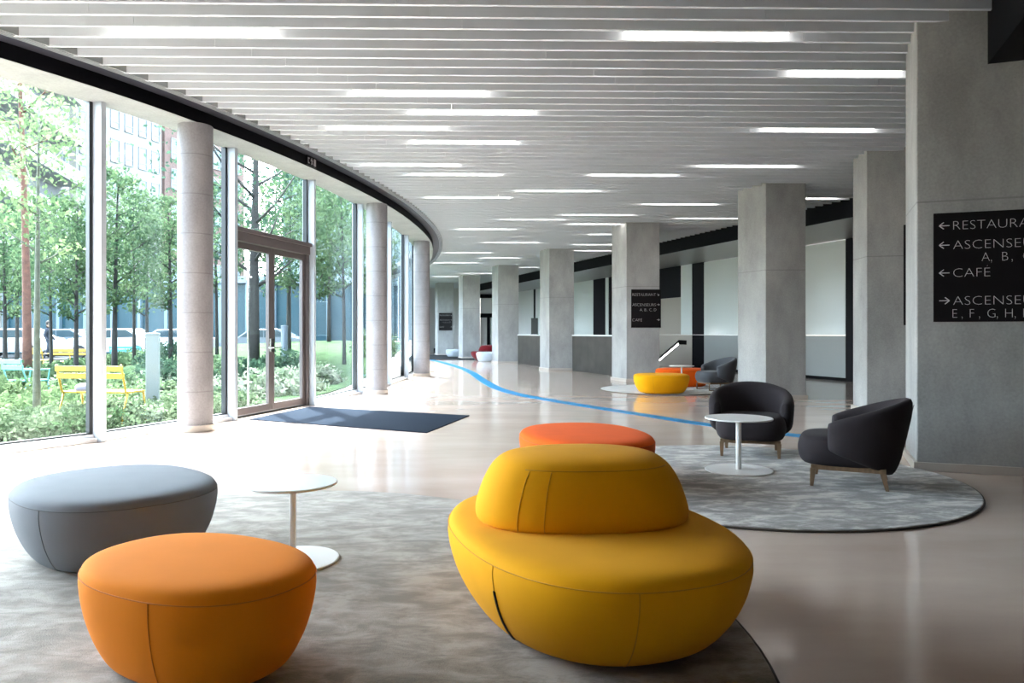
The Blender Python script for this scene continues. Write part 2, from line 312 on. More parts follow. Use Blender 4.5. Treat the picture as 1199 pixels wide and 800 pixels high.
ceil = empty('ceiling', (0, 0, 0)); tag(ceil, 'white ceiling of long parallel metal slats', 'ceiling', kind='structure')
MB().prism([(glassX(z) - 0.05, z) for z in zz] + [(16, ZE), (16, ZB)], 4.40, 4.6).build('ceiling_slab', M['plenum'], ceil)
al = R(1.07); tn = math.tan(al); SP = 0.245; Z0 = 6.31
plateX = lambda z: pn(edgeX, z, 0.30).x
sl = MB(); slat_pos = []
k0 = int((ZB + 0.4 - Z0) / SP); k1 = int((ZE - 0.6 - Z0) / SP)
def solve_left(zc):
    # x where the slat line y = zc + x*tan meets the curved closure plate (first crossing from the left)
    x = -3.0
    for _ in range(12):
        y = zc + x * tn; p = None
        x = 0.5 * x + 0.5 * (pn(edgeX, y, 0.30).x)
    return x
for k in range(k0, k1 + 1):
    zc = Z0 + k * SP
    xl = solve_left(zc) + 0.012; xr = min(15.5, (7.08 - 0.334 * (zc - 15.6)) - 0.02)
    slat_pos.append(zc)
    j = -40.0 + (k * 0.27) % 3.0
    x = xl
    while x < xr - 0.02:
        while j <= x + 0.3: j += 3.0
        e = min(j, xr)
        Mx = Matrix.Translation((0, zc, 0)) @ Matrix.Rotation(al, 4, 'Z')
        sl.box(x + 0.002, e - 0.002, -0.0175, 0.0175, HC, HC + 0.19, Mx); x = e
sl.build('slats', M['slat'], ceil)

# curved edge of the ceiling on the window side
cz = [ZB + i * (ZE - ZB) / 160 for i in range(161)]
def band(o0, z0, o1, z1, fx=edgeX):
    V = []; Fc = []
    for z in cz:
        a = pn(fx, z, o0); b = pn(fx, z, o1); V += [(a.x, a.y, z0), (b.x, b.y, z1)]
    for i in range(len(cz) - 1): Fc.append((2*i, 2*i+1, 2*i+3, 2*i+2))
    return V, Fc
def strip(o0, o1, z0, z1):
    mb = MB()
    for a in (band(o0, z0, o1, z0), band(o0, z1, o1, z1), band(o0, z0, o0, z1), band(o1, z0, o1, z1)): mb.add(*a)
    return mb
V = []
for z in cz: V.append((pn(edgeX, z, 0.0), Vector((glassX(z) - 0.05, z))))
mb = MB(); 
for z0 in (HS, HS + 0.14):
    vs = []; fs = []
    for a, b in V: vs += [(a.x, a.y, z0), (b.x, b.y, z0)]
    for i in range(len(V) - 1): fs.append((2*i, 2*i+1, 2*i+3, 2*i+2))
    mb.add(vs, fs)
vs = []; fs = []
for a, b in V: vs += [(a.x, a.y, HS), (a.x, a.y, HS + 0.02)]
for i in range(len(V) - 1): fs.append((2*i, 2*i+1, 2*i+3, 2*i+2))
mb.add(vs, fs)
tag(mb.build('trim_1', M['soffit']), 'pale concrete soffit curving above the window wall', 'soffit', kind='structure')
t2 = empty('trim_2'); tag(t2, 'black and dark grey curved bulkhead along the window side of ceiling', 'bulkhead', kind='structure')
strip(-0.03, 0.004, HS + 0.004, HC + 0.02).build('black_riser', M['black'], t2)
strip(0.004, 0.30, HC + 0.005, HC + 0.03).build('dark_band', M['darkband'], t2)
for o in (0.20, 0.232, 0.264): strip(o, o + 0.010, HC - 0.004, HC + 0.012).build('air_slot', M['slot'], t2)
strip(0.29, 0.305, HC, 4.40).build('closure_plate', M['closure'], t2)

# window bays
mz = [-5.2, -2.9, -0.6, 1.7, 4.0, 6.3, 8.46, 10.54, 12.75, 15.1, 17.5, 19.9, 22.3, 24.7, 27.1, 29.5, 32.0, 34.5, 37.0, 39.5, 42.0, 44.5, 46.8]
order = ['behind the viewer'] * 4
a_, b_ = Vector((glassX(-5.9), -5.9)), Vector((glassX(1.7), 1.7)); n_ = (b_ - a_).normalized(); n_ = Vector((n_.y, -n_.x))
tag(MB().prism([tuple(a_), tuple(b_), tuple(b_ - n_ * 0.2), tuple(a_ - n_ * 0.2)], 0, 4.4).build('wall_light_block', M['darkwall']), 'unseen dark wall added beside the viewer to cut light from behind', 'wall', kind='structure')  # unseen wall added in place of glass bays, to weaken light from behind
for i in range(3, len(mz) - 1):
    a = Vector((glassX(mz[i]), mz[i])); b = Vector((glassX(mz[i+1]), mz[i+1])); d = (b - a); ln = d.length; d.normalize(); ang = math.atan2(d.y, d.x)
    Mw = Matrix.Translation((a.x, a.y, 0)) @ Matrix.Rotation(ang, 4, 'Z')   # local x along the glass, local -y into the room
    root = empty('window_%d' % (i + 1)); door = (i == 7)
    txt = {5: 'tall glass bay at the left edge beside the grey pouf', 6: 'tall glass bay left of the first round column', 7: 'glass bay holding the double entrance door',
           8: 'tall glass bay between the entrance door and second round column', 9: 'glass bay directly behind the second round column'}.get(i, None)
    if txt is None: txt = 'tall glass bay of the curved window wall, bay %s along' % ['one','two','three','four','five','six','seven','eight','nine','ten','eleven','twelve','thirteen','fourteen','fifteen','sixteen','seventeen','eighteen','nineteen','twenty','twenty one','twenty two'][i]
    tag(root, txt, 'window', kind='structure')
    if not door:
        MB().box(0.03, ln - 0.03, 0.02, 0.045, 0.09, HS - 0.005, Mw).build('pane', M['glass'], root)
    else:
        MB().box(0.03, ln - 0.03, 0.02, 0.045, 2.80, HS - 0.005, Mw).build('pane', M['glass'], root)
    MB().box(-0.035, 0.035, -0.13, 0.09, 0, HS, Mw).build('mullion', M['alu'], root, bevel=0.004)
    g = MB()
    if not door: g.box(0.035, ln - 0.035, 0.0, 0.06, 0.085, 0.105, Mw); 
    zb = 0.09 if not door else 2.80
    g.box(0.035, 0.06, -0.005, 0.06, zb, HS, Mw); g.box(ln - 0.075, ln - 0.035, -0.012, 0.06, zb, HS, Mw)
    g.build('gasket', M['gasket'], root)
    if not door:
        s = MB(); s.box(0.035, ln - 0.035, -0.10, 0.09, 0.0, 0.05, Mw); s.box(0.035, ln - 0.035, -0.03, 0.09, 0.05, 0.085, Mw); s.build('window_sill', M['sill'], root)

# entrance double door
a = Vector((glassX(mz[7]), mz[7])); b = Vector((glassX(mz[8]), mz[8])); d = b - a; DL = d.length; ang = math.atan2(d.y, d.x)
door = empty('door_1', (a.x, a.y, 0), ang); tag(door, 'bronze framed glass double door in the window wall', 'door', kind='structure')
mb = MB(); mb.box(0.035, DL - 0.035, -0.06, 0.10, 2.60, 2.80); mb.box(0.035, 0.10, -0.04, 0.10, 0, 2.60); mb.box(DL - 0.11, DL - 0.035, -0.04, 0.10, 0, 2.60)
mb.build('door_frame', M['doorf'], door, bevel=0.006)
MB().box(0.035, DL - 0.035, -0.10, -0.02, 2.735, 2.795).build('closer_rail', M['doorf'], door, bevel=0.004)
MB().box(0.1, DL - 0.11, -0.02, 0.08, 0.0, 0.02).build('threshold', M['gasket'], door)
x0, x1 = 0.105, DL - 0.115; xm = (x0 + x1) / 2
for s, (u, v) in enumerate(((x0, xm - 0.004), (xm + 0.004, x1))):
    lf = MB(); lf.box(u, u + 0.075, 0, 0.06, 0.03, 2.59); lf.box(v - 0.075, v, 0, 0.06, 0.03, 2.59); lf.box(u + 0.075, v - 0.075, 0, 0.06, 2.50, 2.59); lf.box(u + 0.075, v - 0.075, 0, 0.06, 0.03, 0.14)
    leaf = lf.build('door_leaf', M['doorf'], door, bevel=0.004)
    MB().box(u + 0.07, v - 0.07, 0.02, 0.04, 0.135, 2.505).build('door_pane', M['glass'], leaf)
    hx = xm - 0.042 if s == 0 else xm + 0.042
    h = MB(); h.box(hx - 0.024, hx + 0.024, -0.012, 0.0, 0.95, 1.16); h.tube([(hx, 0, 1.02), (hx, -0.06, 1.02)], 0.012); h.tube([(hx, -0.06, 1.02), (hx + (-0.13 if s == 0 else 0.13), -0.06, 1.02)], 0.012)
    h.build('door_handle', M['gasket'] if s else M['steel'], leaf)
    if s == 0:
        MB().tube([(u + 0.55, 0.11, 0.15), (u + 0.55, 0.11, 2.45)], 0.016).tube([(u + 0.55, 0.04, 0.5), (u + 0.55, 0.11, 0.5)], 0.01).tube([(u + 0.55, 0.04, 2.1), (u + 0.55, 0.11, 2.1)], 0.01).build('pull_bar', M['steel'], leaf, smooth=True)

# round columns
cname = ['nearest round concrete column standing before the window wall', 'second round concrete column just past the entrance door', 'third round concrete column at the turn of the window wall']
for i, (x, y, r) in enumerate(((-4.06, 9.42, 0.212), (-2.79, 15.15, 0.216), (-2.62, 21.3, 0.232))):
    c = empty('column', (x, y, 0)); tag(c, cname[i], 'column', group='round concrete columns', kind='structure')
    disc(r, 0.06, HS + 0.003, 48).build('shaft', M['rcol'], c, smooth=True).modifiers.new('n', 'EDGE_SPLIT')
    disc(r + 0.025, 0.0, 0.085, 48).build('base_ring', M['skirt'], c, smooth=True).modifiers.new('n', 'EDGE_SPLIT')

# square concrete columns: (front left corner), front vector, side vector
def sqcol(p, fv, sv, label, skirt=True):
    p = Vector(p); fv = Vector(fv); sv = Vector(sv)
    poly = [p, p + fv, p + fv + sv, p + sv]
    c = empty('column', (p.x, p.y, 0)); tag(c, label, 'column', group='square concrete columns', kind='structure')
    rel = [q - p for q in poly]
    MB().prism([tuple(q) for q in rel], 0, 4.4).build('shaft', M['col'], c, bevel=0.012)
    fu, su = fv.normalized() * 0.025, sv.normalized() * 0.025
    big = [rel[0] - fu - su, rel[1] + fu - su, rel[2] + fu + su, rel[3] - fu + su]
    MB().prism([tuple(q) for q in big], 0, 0.075).build('baseboard', M['skirt'], c, bevel=0.003)
    return c
sqcol((3.69, 6.70), (1.75, -0.64), (0.33, 0.80), 'widest concrete column, in the right foreground carrying the large sign')
sqcol((5.53, 11.45), (0.85, -0.24), (0.04, 0.55), 'square concrete column partly behind the big right column')
sqcol((4.79, 13.87), (0.76, 0.0), (-0.30, 0.74), 'square concrete column behind the charcoal armchairs')
sqcol((2.93, 18.8), (0.85, 0.0), (-0.27, 0.78), 'square concrete column with sign beside the far yellow pouf')
sqcol((1.24, 24.5), (0.83, 0.0), (-0.28, 0.78), 'square concrete column between the two dark reception counters')
sqcol((-0.58, 30.4), (0.86, 0.0), (-0.27, 0.78), 'square concrete column lit warm at top, left of the smaller counter')
sqcol((-2.40, 35.7), (0.85, 0.0), (-0.25, 0.78), 'slim looking square concrete column beside the small white pouf')
sqcol((-4.15, 41.0), (0.90, 0.0), (-0.22, 0.78), 'farthest square concrete column, bearing a sign')

# right side: black fascia, grey soffit, partition wall
def quadstrip(fx, za, zb_, z0, z1, t=0.06, n=12):
    pa = [(fx(za + (zb_ - za) * i / n), za + (zb_ - za) * i / n) for i in range(n + 1)]
    return MB().prism([(x, y) for x, y in pa] + [(x + t, y) for x, y in reversed(pa)], z0, z1)
t3 = quadstrip(FAX, 5.0, 46.5, HR, 4.4, 0.06); tag(t3.build('trim_3', M['black']), 'black fascia where the ceiling slats end on the right', 'fascia', kind='structure')
MB().prism([(FAX(5.0) + 0.06, 5.0), (FAX(46.5) + 0.06, 46.5), (PAX(46.5) + 0.2, 46.5), (PAX(5.0) + 0.2, 5.0)], HR, HR + 0.1).build('trim_4', M['rsoffit'])
tag(bpy.data.objects['trim_4'], 'grey soffit between the black fascia and partition wall', 'soffit', kind='structure')
wr = empty('wall_right'); tag(wr, 'partition wall of frosted and dark panels behind the columns', 'wall', kind='structure')
def panel(z0, z1, h0, h1, m, nm='panel', off=0.0):
    dirv = Vector((-0.336, 1)).normalized(); nrm = Vector((-dirv.y, dirv.x)); 
    a = Vector((PAX(z0), z0)) + nrm * off; b = Vector((PAX(z1), z1)) + nrm * off
    g = dirv * 0.006
    a += g; b -= g
    MB().prism([tuple(a), tuple(b), tuple(b - nrm * 0.06), tuple(a - nrm * 0.06)], h0, h1).build(nm, m, wr)
GL = 1.19
panel(4.0, 19.05, 0, HR, M['darkpan'], 'dark_panel')
for a, b in ((19.05, 21.2), (21.2, 23.3), (23.3, 25.2)):
    panel(a, b, GL, HR - 0.015, M['frost'], 'frosted_panel'); panel(a, b, 0.08, GL - 0.01, M['frostlow'], 'lower_panel'); panel(a, b, 0, 0.08, M['black'], 'black_plinth', 0.01)
panel(25.2, 25.9, GL, HR, M['darkpan'], 'dark_panel'); panel(25.2, 25.9, 0, GL - 0.01, M['black'], 'dark_panel')
panel(25.9, 26.6, GL, HR, M['frost'], 'frosted_panel')
panel(26.6, 29.5, 2.55, HR, M['darkpan'], 'dark_panel'); panel(26.6, 29.5, GL, 2.54, M['beige'], 'beige_panel'); panel(25.9, 29.5, 0, GL - 0.01, M['beige'], 'beige_panel')
panel(29.5, 32.2, 0, HR, M['darkpan'], 'dark_panel'); panel(32.2, 32.5, 0, HR, M['frost'], 'frosted_panel'); panel(32.5, 33.7, 0, HR, M['darkpan'], 'dark_panel')
panel(33.7, 35.8, 0, HR, M['frost'], 'frosted_panel'); panel(35.8, 38.4, 0, HR, M['frost'], 'frosted_panel'); panel(38.4, 40.9, 0, HR, M['wwall'], 'white_panel'); panel(40.9, 41.2, 0, HR, M['black'], 'dark_panel')
panel(41.2, 46.4, 0, HR, M['wwall'], 'white_panel')
# far end wall, side and rear walls
wb = empty('wall_back'); tag(wb, 'pale end wall at the far end of the lobby', 'wall', kind='structure')
MB().box(-11.5, -2.02, 46.0, 46.3, 0, 4.4).build('wall_panel', M['wall'], wb)
MB().box(0.55, 16, 46.7, 47.0, 0, 4.4).build('wall_panel', M['wall'], wb)
MB().box(-2.02, 0.55, 46.2, 46.5, 3.45, 4.4).build('black_lintel', M['black'], wb)
d2 = empty('door_2', (-2.0, 46.2, 0)); tag(d2, 'black framed entrance in the far wall behind red sofa', 'door', kind='structure')
mb = MB(); mb.box(0, 2.5, 0, 0.12, 2.22, 2.48); mb.box(0.42, 0.62, 0, 0.12, 0, 2.22); mb.box(1.7, 1.9, 0, 0.12, 0, 2.22); mb.build('door_frame', M['black'], d2)
MB().box(0.0, 0.42, 0.06, 0.09, 0, 2.22).build('door_panel', M['wall'], d2); MB().box(0.0, 2.5, 0.06, 0.09, 2.48, 3.45).build('door_panel', M['wwall'], d2); MB().box(0.62, 1.7, 0.05, 0.08, 0, 2.22).build('door_panel', M['frost'], d2); MB().box(1.9, 2.5, 0.05, 0.08, 0, 2.22).build('door_panel', M['wall'], d2)
tag(MB().box(-4.9, -4.65, 45.95, 46.02, 0, 0.3).build('trim_5', M['black']), 'black low vent at the foot of the far wall', 'vent', kind='structure')
tag(MB().box(-17, 16, -6.2, -5.95, 0, 4.4).build('wall_rear', M['darkwall']), 'plain wall closing the lobby behind the viewer', 'wall', kind='structure')
tag(MB().box(15.8, 16, -6, 5.2, 0, 4.4).build('wall_side', M['darkwall']), 'plain wall at the right hand side behind the viewer', 'wall', kind='structure')
# black bulkhead hanging before the near right column
fn = Vector((1.75, -0.64)).normalized(); nn = Vector((fn.y, -fn.x)); p0 = Vector((4.21, 6.50))
mb = MB().prism([tuple(p0), tuple(p0 + fn * 1.5), tuple(p0 + fn * 1.5 + nn * 1.7), tuple(p0 + nn * 1.7)], 3.63, 4.4)
tag(mb.build('trim_6', M['black']), 'black bulkhead box hanging before the near right column', 'bulkhead', kind='structure')

# ------------------------------------------------------------------ outdoor ground
def hgt(x, y):
    # lawn mound rising behind the door
    u = min(1, max(0, (y - 14.5) / 12)); u = u * u * (3 - 2 * u)
    v = min(1, max(0, (x + 13.5) / 4)); v = v * v * (3 - 2 * v)
    return 0.85 * u * v
vs = []; fs = []; nx, ny = 60, 70; X0, X1, Y0, Y1 = -60.0, 0.0, -8.0, 100.0
gx = [-60 + 60 * (i / nx) ** 0.6 for i in range(nx + 1)]
for j in range(ny + 1):
    y = -8 + 108 * (j / ny) ** 1.5; lim = glassX(min(y, 47)) - 0.065 if y < 47 else 6 
    for i in range(nx + 1):
        x = -60 + (lim + 60) * (i / nx) ** 0.6
        vs.append((x, y, -0.02 + hgt(x, y) * (1 if y < 38 else max(0, 1 - (y - 38) / 4))))
for j in range(ny):
    for i in range(nx): a = j * (nx + 1) + i; fs.append((a, a + 1, a + nx + 2, a + nx + 1))
g = MB().add(vs, fs).build('ground', M['soil']); tag(g, 'planted garden soil outside the windows', 'ground', kind='structure')
def ribbon(name, pts, z, m, label, cat, follow=True):
    # pts: (left xy, right xy) pairs
    vs = []; fs = []
    for a, b in pts:
        for t in range(7):
            x = a[0] + (b[0] - a[0]) * t / 6; y = a[1] + (b[1] - a[1]) * t / 6
            vs.append((x, y, z + (hgt(x, y) if follow else 0)))
    for i in range(len(pts) - 1):
        for t in range(6): a = i * 7 + t; fs.append((a, a + 1, a + 8, a + 7))
    o = MB().add(vs, fs).build(name, m); tag(o, label, cat, kind='structure'); return o
ribbon('paving', [(tuple(pn(glassX, z, -0.55)), tuple(pn(glassX, z, -0.07))) for z in [i * 1.0 for i in range(-5, 40)]], 0.005, M['paving'], 'pale paving strip along the foot of the glass', 'paving')
ribbon('lawn', [(tuple(pn(glassX, z, -7.5)), tuple(pn(glassX, z, -0.56))) for z in [12.6 + i * 0.6 for i in range(40)]], 0.03, M['lawn'], 'mown green lawn rising outside the entrance door', 'lawn')
ribbon('garden_path', [(tuple(pn(glassX, z, -2.9)), tuple(pn(glassX, z, -2.2))) for z in [i * 0.6 for i in range(6, 20)]], 0.012, M['path'], 'pale gravel path running past the yellow bench', 'path')
tag(MB().box(-60, 2, 34, 42, -0.01, 0.02).build('road', M['asphalt']), 'grey street beyond the garden where cars are parked', 'road', kind='structure')

# ------------------------------------------------------------------ big furniture
def outline(a, b_, rot, p=2.3, egg=0.0, n=96, eggdir=0.0):
    pts = []
    for k in range(n):
        t = 2 * math.pi * k / n; c, s_ = math.cos(t), math.sin(t)
        r = (abs(c / a) ** p + abs(s_ / b_) ** p) ** (-1 / p)
        r *= 1 + egg * math.cos(t - eggdir)
        x, y = r * c, r * s_
        pts.append((x * math.cos(rot) - y * math.sin(rot), x * math.sin(rot) + y * math.cos(rot)))
    return pts
def loft(ol, prof, cap0=True, cap1=True, shift=(0, 0)):
    rs = []
    for s_, z in prof:
        rs.append([(x * s_ + shift[0] * (1 - s_), y * s_ + shift[1] * (1 - s_), z) for x, y in ol])
    return MB().rings(rs, cap0, cap1)
def smooth_prof(P, n=5):
    # Catmull-Rom through (scale, z)
    out = []
    for i in range(len(P) - 1):
        p0, p1, p2, p3 = P[max(i-1, 0)], P[i], P[i+1], P[min(i+2, len(P)-1)]
        for k in range(n):
            t = k / n
            out.append(tuple(0.5 * (2*p1[j] + (p2[j]-p0[j])*t + (2*p0[j]-5*p1[j]+4*p2[j]-p3[j])*t*t + (3*p1[j]-p0[j]-3*p2[j]+p3[j])*t**3) for j in (0, 1)))
    out.append(P[-1]); return out
def side_prof(h, tuck): return [(tuck, 0.004), (tuck + 0.30*(1-tuck), 0.06*h), (tuck + 0.55*(1-tuck), 0.19*h), (tuck + 0.78*(1-tuck), 0.38*h), (tuck + 0.93*(1-tuck), 0.58*h), (1.0, 0.76*h), (0.995, 0.86*h)]
def top_prof(h): return [(0.995, 0.86*h), (0.965, 0.925*h), (0.90, 0.965*h), (0.78, 0.985*h), (0.55, 0.995*h), (0.25, h), (0.02, h)]
def at_prof(prof, z):
    for (s0, z0), (s1, z1) in zip(prof, prof[1:]):
        if z0 <= z <= z1: return s0 + (s1 - s0) * (z - z0) / max(1e-6, z1 - z0)
    return prof[-1][0]
def make_pouf(name, loc, ol, h, m, ms, label, cat, tuck=0.66, seams=(0.62,), group=None, shift=(0, 0)):
    root = empty(name, loc); tag(root, label, cat, group)
    sp = smooth_prof(side_prof(h, tuck)); tp = smooth_prof(top_prof(h))
    loft(ol, sp, True, False, shift).build('side_cover', m, root, smooth=True)
    loft(ol, tp, False, True).build('top_cover', m, root, smooth=True)
    n = len(ol)
    ring = [(x * 0.998, y * 0.998, 0.86 * h) for x, y in ol]
    MB().tube(ring + ring[:2], 0.002, 5, False).build('piping', ms, root, smooth=True)
    for u in seams:
        k = int(u * n) % n; x, y = ol[k]
        MB().tube([(x * s_ + shift[0] * (1 - s_), y * s_ + shift[1] * (1 - s_), z) for s_, z in sp], 0.0025, 5).build('seam', ms, root, smooth=True)
    return root

# rugs
def rug(name, c, ol, m, label):
    root = empty(name, (c[0], c[1], 0)); tag(root, label, 'rug')
    loft(ol, [(0.994, 0.014), (0.99, 0.018), (0.9, 0.0185), (0.02, 0.0185)], True, True).build('pile', m, root)
    loft(ol, [(0.996, 0.001), (1.0, 0.006), (0.998, 0.014), (0.993, 0.0145)], True, True).build('edge_binding', M['rugedge'], root)
RH = 0.0186
rug('rug', (-1.1, 3.4), outline(2.46, 1.97, R(117), 2.0), M['rug'], 'large grey brown rug under the yellow sofa and the amber pouf')
rug('rug', (2.0, 6.33), outline(1.75, 1.75, 0, 2.0), M['rug2'], 'grey round rug under the two charcoal armchairs by the big column')
rug('rug', (3.35, 16.15), outline(1.4, 1.45, 0, 2.0), M['rug3'], 'pale rug under the far yellow pouf')

make_pouf('pouf', (-2.242, 4.162, RH), outline(0.495, 0.604, 0.798, 2.3), 0.41, M['grey'], M['gseam'], 'blue grey pebble shaped pouf near the window on front rug', 'pouf', 0.70, (0.594,))
make_pouf('pouf', (-1.18, 2.763, RH), outline(0.475, 0.33, -0.5, 2.3), 0.40, M['orange'], M['oseam'], 'amber orange rounded pouf in the foreground beside the blue grey pouf', 'pouf', 0.66, (0.833,))
make_pouf('pouf', (0.61, 6.14, RH), outline(0.53, 0.70, 0.2, 2.3), 0.42, M['vorange'], M['vseam'], 'vivid orange pouf standing directly behind the yellow sofa', 'pouf', 0.74, (0.6,))
make_pouf('pouf', (3.07, 15.1, RH), outline(0.56, 0.47, R(0), 2.5), 0.40, M['yellow'], M['yseam'], 'yellow pouf far back on the pale rug', 'pouf', 0.70, (0.677,))
make_pouf('pouf', (3.95, 17.0, RH), outline(0.62, 0.48, R(0), 2.4), 0.42, M['vorange'], M['vseam'], 'red orange pouf behind the far yellow pouf', 'pouf', 0.72, (0.6,))
make_pouf('pouf', (-2.95, 38.6, 0), outline(0.52, 0.45, 0, 2.4), 0.40, M['pale'], M['pseam'], 'small whitish pouf at the foot of a far column', 'pouf', 0.75, (0.6,))
make_pouf('pouf', (-0.95, 32.3, 0), outline(0.62, 0.52, 0, 2.4), 0.42, M['pale'], M['pseam'], 'pale blue pouf in front of the dark red sofa', 'pouf', 0.78, (0.6,))

def make_sofa(loc, ol, h, cc, col_, ch, m, ms, label, seams, slit=None, rz=0):
    root = make_pouf('sofa', loc, ol, h, m, ms, label, 'sofa', 0.68, seams)
    cp = [(0.93, h - 0.012), (0.985, h + 0.002), (1.0, h + 0.025), (0.995, h + 0.055), (0.965, h + 0.105*ch/0.3), (0.925, h + 0.155*ch/0.3), (0.87, h + 0.205*ch/0.3), (0.80, h + 0.245*ch/0.3), (0.70, h + 0.272*ch/0.3), (0.5, h + 0.289*ch/0.3), (0.2, h + 0.297*ch/0.3), (0.02, h + ch)]
    sp = smooth_prof(cp)
    b = loft([(x, y) for x, y in col_], sp).build('backrest', m, root, smooth=True); b.location = (cc[0], cc[1], 0)
    n = len(col_)
    for u in (0.677, 0.635):
        k = int(u * n); x, y = col_[k]
        q = [p for p in sp if h + 0.0 <= p[1] <= h + 0.243*ch/0.3]
        MB().tube([(x * s_, y * s_, z) for s_, z in q], 0.0024, 5).build('seam', ms, b, smooth=True)
    s_ = at_prof(sp, h + 0.243*ch/0.3)
    MB().tube([(x * s_, y * s_, h + 0.243*ch/0.3) for x, y in col_[int(.62*n):int(.95*n)]], 0.0024, 5).build('seam', ms, b, smooth=True)
    return root
SOL = outline(0.825, 0.588, 1.888, 2.3)
sofa = make_sofa((0.332, 3.29, RH), SOL, 0.41, (-0.02, 0.06), outline(0.478, 0.36, R(3), 2.5), 0.30, M['yellow'], M['yseam'], 'large yellow pebble shaped sofa with a rounded backrest cushion', (0.354, 0.469))
sp = smooth_prof(side_prof(0.41, 0.68)); k = int(0.354 * 96)
MB().tube([(SOL[k][0] * s_ * 1.001, SOL[k][1] * s_ * 1.001, z) for s_, z in sp if 0.03 < z < 0.26], 0.006, 6).build('zip', M['gasket'], sofa)
sofa2 = make_sofa((-0.95, 33.9, 0), outline(0.95, 0.65, 0, 2.3), 0.42, (0, 0.1), outline(0.6, 0.36, 0, 2.5), 0.28, M['red'], M['rseam'], 'dark red sofa far back between two columns', (0.3,))

# armchairs
def superell(a, b_, p, n=64): return outline(a, b_, 0, p, n=n)
def make_chair(loc, rz, m, ms, wm, label, group=None, sled=False):
    root = empty('armchair', loc, rz); tag(root, label, 'armchair', group)
    seat = loft(superell(0.335, 0.34, 3.2), smooth_prof([(0.75, 0.165), (0.90, 0.175), (0.98, 0.215), (1.02, 0.28), (1.0, 0.34), (0.94, 0.385), (0.80, 0.405), (0.5, 0.412), (0.02, 0.415)])).build('seat', m, root, smooth=True)
    seat.location = (0, -0.055, 0)
    rs = []; nu = 48
    for i in range(nu + 1):
        u = i / nu; ph = R(-24) + R(228) * u
        c, s_ = math.cos(ph), math.sin(ph)
        p_ = 2.15
        a_, b_ = 0.35, 0.335
        rr = (abs(c / a_) ** p_ + abs(s_ / b_) ** p_) ** (-1 / p_)
        x, y = rr * c, rr * s_
        k = max(0.0, min(1.0, (s_ + 0.40) / 1.40)); k2 = k ** 1.2
        ht = 0.535 + 0.175 * k2; zb = 0.28 - 0.19 * k2
        e = min(1.0, min(i, nu - i) / 5.0); e = math.sqrt(max(0.02, 1 - (1 - e) ** 2))   # rounded ends
        mid = (ht + zb) / 2; hh = (ht - zb) / 2 * (0.82 + 0.18 * e); th = 0.062 * (0.5 + 0.5 * e)
        nd = Vector((c / a_ ** 1.0, s_ / b_ ** 1.0)).normalized()
        ring = []
        for q in range(20):
            t = 2 * math.pi * q / 20
            cz_, cx_ = math.sin(t), math.cos(t)
            zz_ = mid + hh * (abs(cz_) ** 0.55) * (1 if cz_ > 0 else -1)
            of = th * (abs(cx_) ** 0.7) * (1 if cx_ > 0 else -1)
            lean = (zz_ - 0.35) * (0.02 + 0.20 * k2)
            ring.append((x + nd.x * (of + lean), y + nd.y * (of + lean), zz_))
        rs.append(ring)
    MB().rings(rs).build('backrest', m, root, smooth=True)
    MB().tube([(0, 0.335 + 0.054 + (z - 0.35) * 0.22, z) for z in (0.2, 0.3, 0.4, 0.5, 0.6, 0.66)], 0.0025, 5).build('seam', ms, root)
    fr = MB()
    for x in (-0.27, 0.27): fr.box(x - 0.016, x + 0.016, -0.27, 0.24, 0.135, 0.172)
    for y in (-0.27, 0.24): fr.box(-0.286, 0.286, y - 0.016, y + 0.016, 0.135, 0.172)
    fr.build('frame', wm, root, bevel=0.003)
    if not sled:
        for x, y in ((-0.27, -0.27), (0.27, -0.27), (-0.25, 0.23), (0.25, 0.23)):
            dy = 0.035 if y > 0 else -0.01
            MB().rings([[(x + i * .013, y + dy + j * .013, 0.0) for i, j in ((-1,-1),(1,-1),(1,1),(-1,1))], [(x + i * .021, y + j * .021, 0.145) for i, j in ((-1,-1),(1,-1),(1,1),(-1,1))]]).build('leg', wm, root)
    else:
        for x in (-0.27, 0.27):
            MB().bar((x, -0.30, 0.0), (x, -0.30, 0.14), .02, .02).bar((x, 0.27, 0.0), (x, 0.27, 0.14), .02, .02).bar((x, -0.31, 0.01), (x, 0.28, 0.01), .02, .02).build('leg', wm, root)
    return root
make_chair((2.45, 7.54, RH), R(-19), M['char'], M['cseam'], M['wood'], 'charcoal armchair facing the viewer behind the white table')
make_chair((2.79, 6.05, RH), R(-116), M['char'], M['cseam'], M['wood'], 'charcoal armchair turned side on in front of the big column')
make_chair((4.42, 15.95, RH), R(-76), M['mgrey'], M['cseam'], M['wood'], 'grey armchair far back beside the yellow pouf', sled=True)

# side tables
def make_table(loc, h, rt, rb, label, rp=0.017):
    root = empty('side_table', loc); tag(root, label, 'table', 'white pedestal side tables')
    disc(rb, 0.0, 0.012).build('base', M['white'], root); 
    MB().tube([(0, 0, 0.012), (0, 0, h - 0.012)], rp, 24, False).build('stem', M['white'], root, smooth=True)
    disc(rt, h - 0.014, h).build('tabletop', M['white'], root)
make_table((-1.185, 3.97, RH), 0.425, 0.235, 0.245, 'white round table on front rug behind the amber pouf')
make_table((2.03, 6.58, RH), 0.475, 0.295, 0.295, 'white round table between the charcoal armchairs', 0.024)
make_table((3.70, 16.02, RH), 0.52, 0.27, 0.26, 'white round table between the far yellow and red orange poufs')

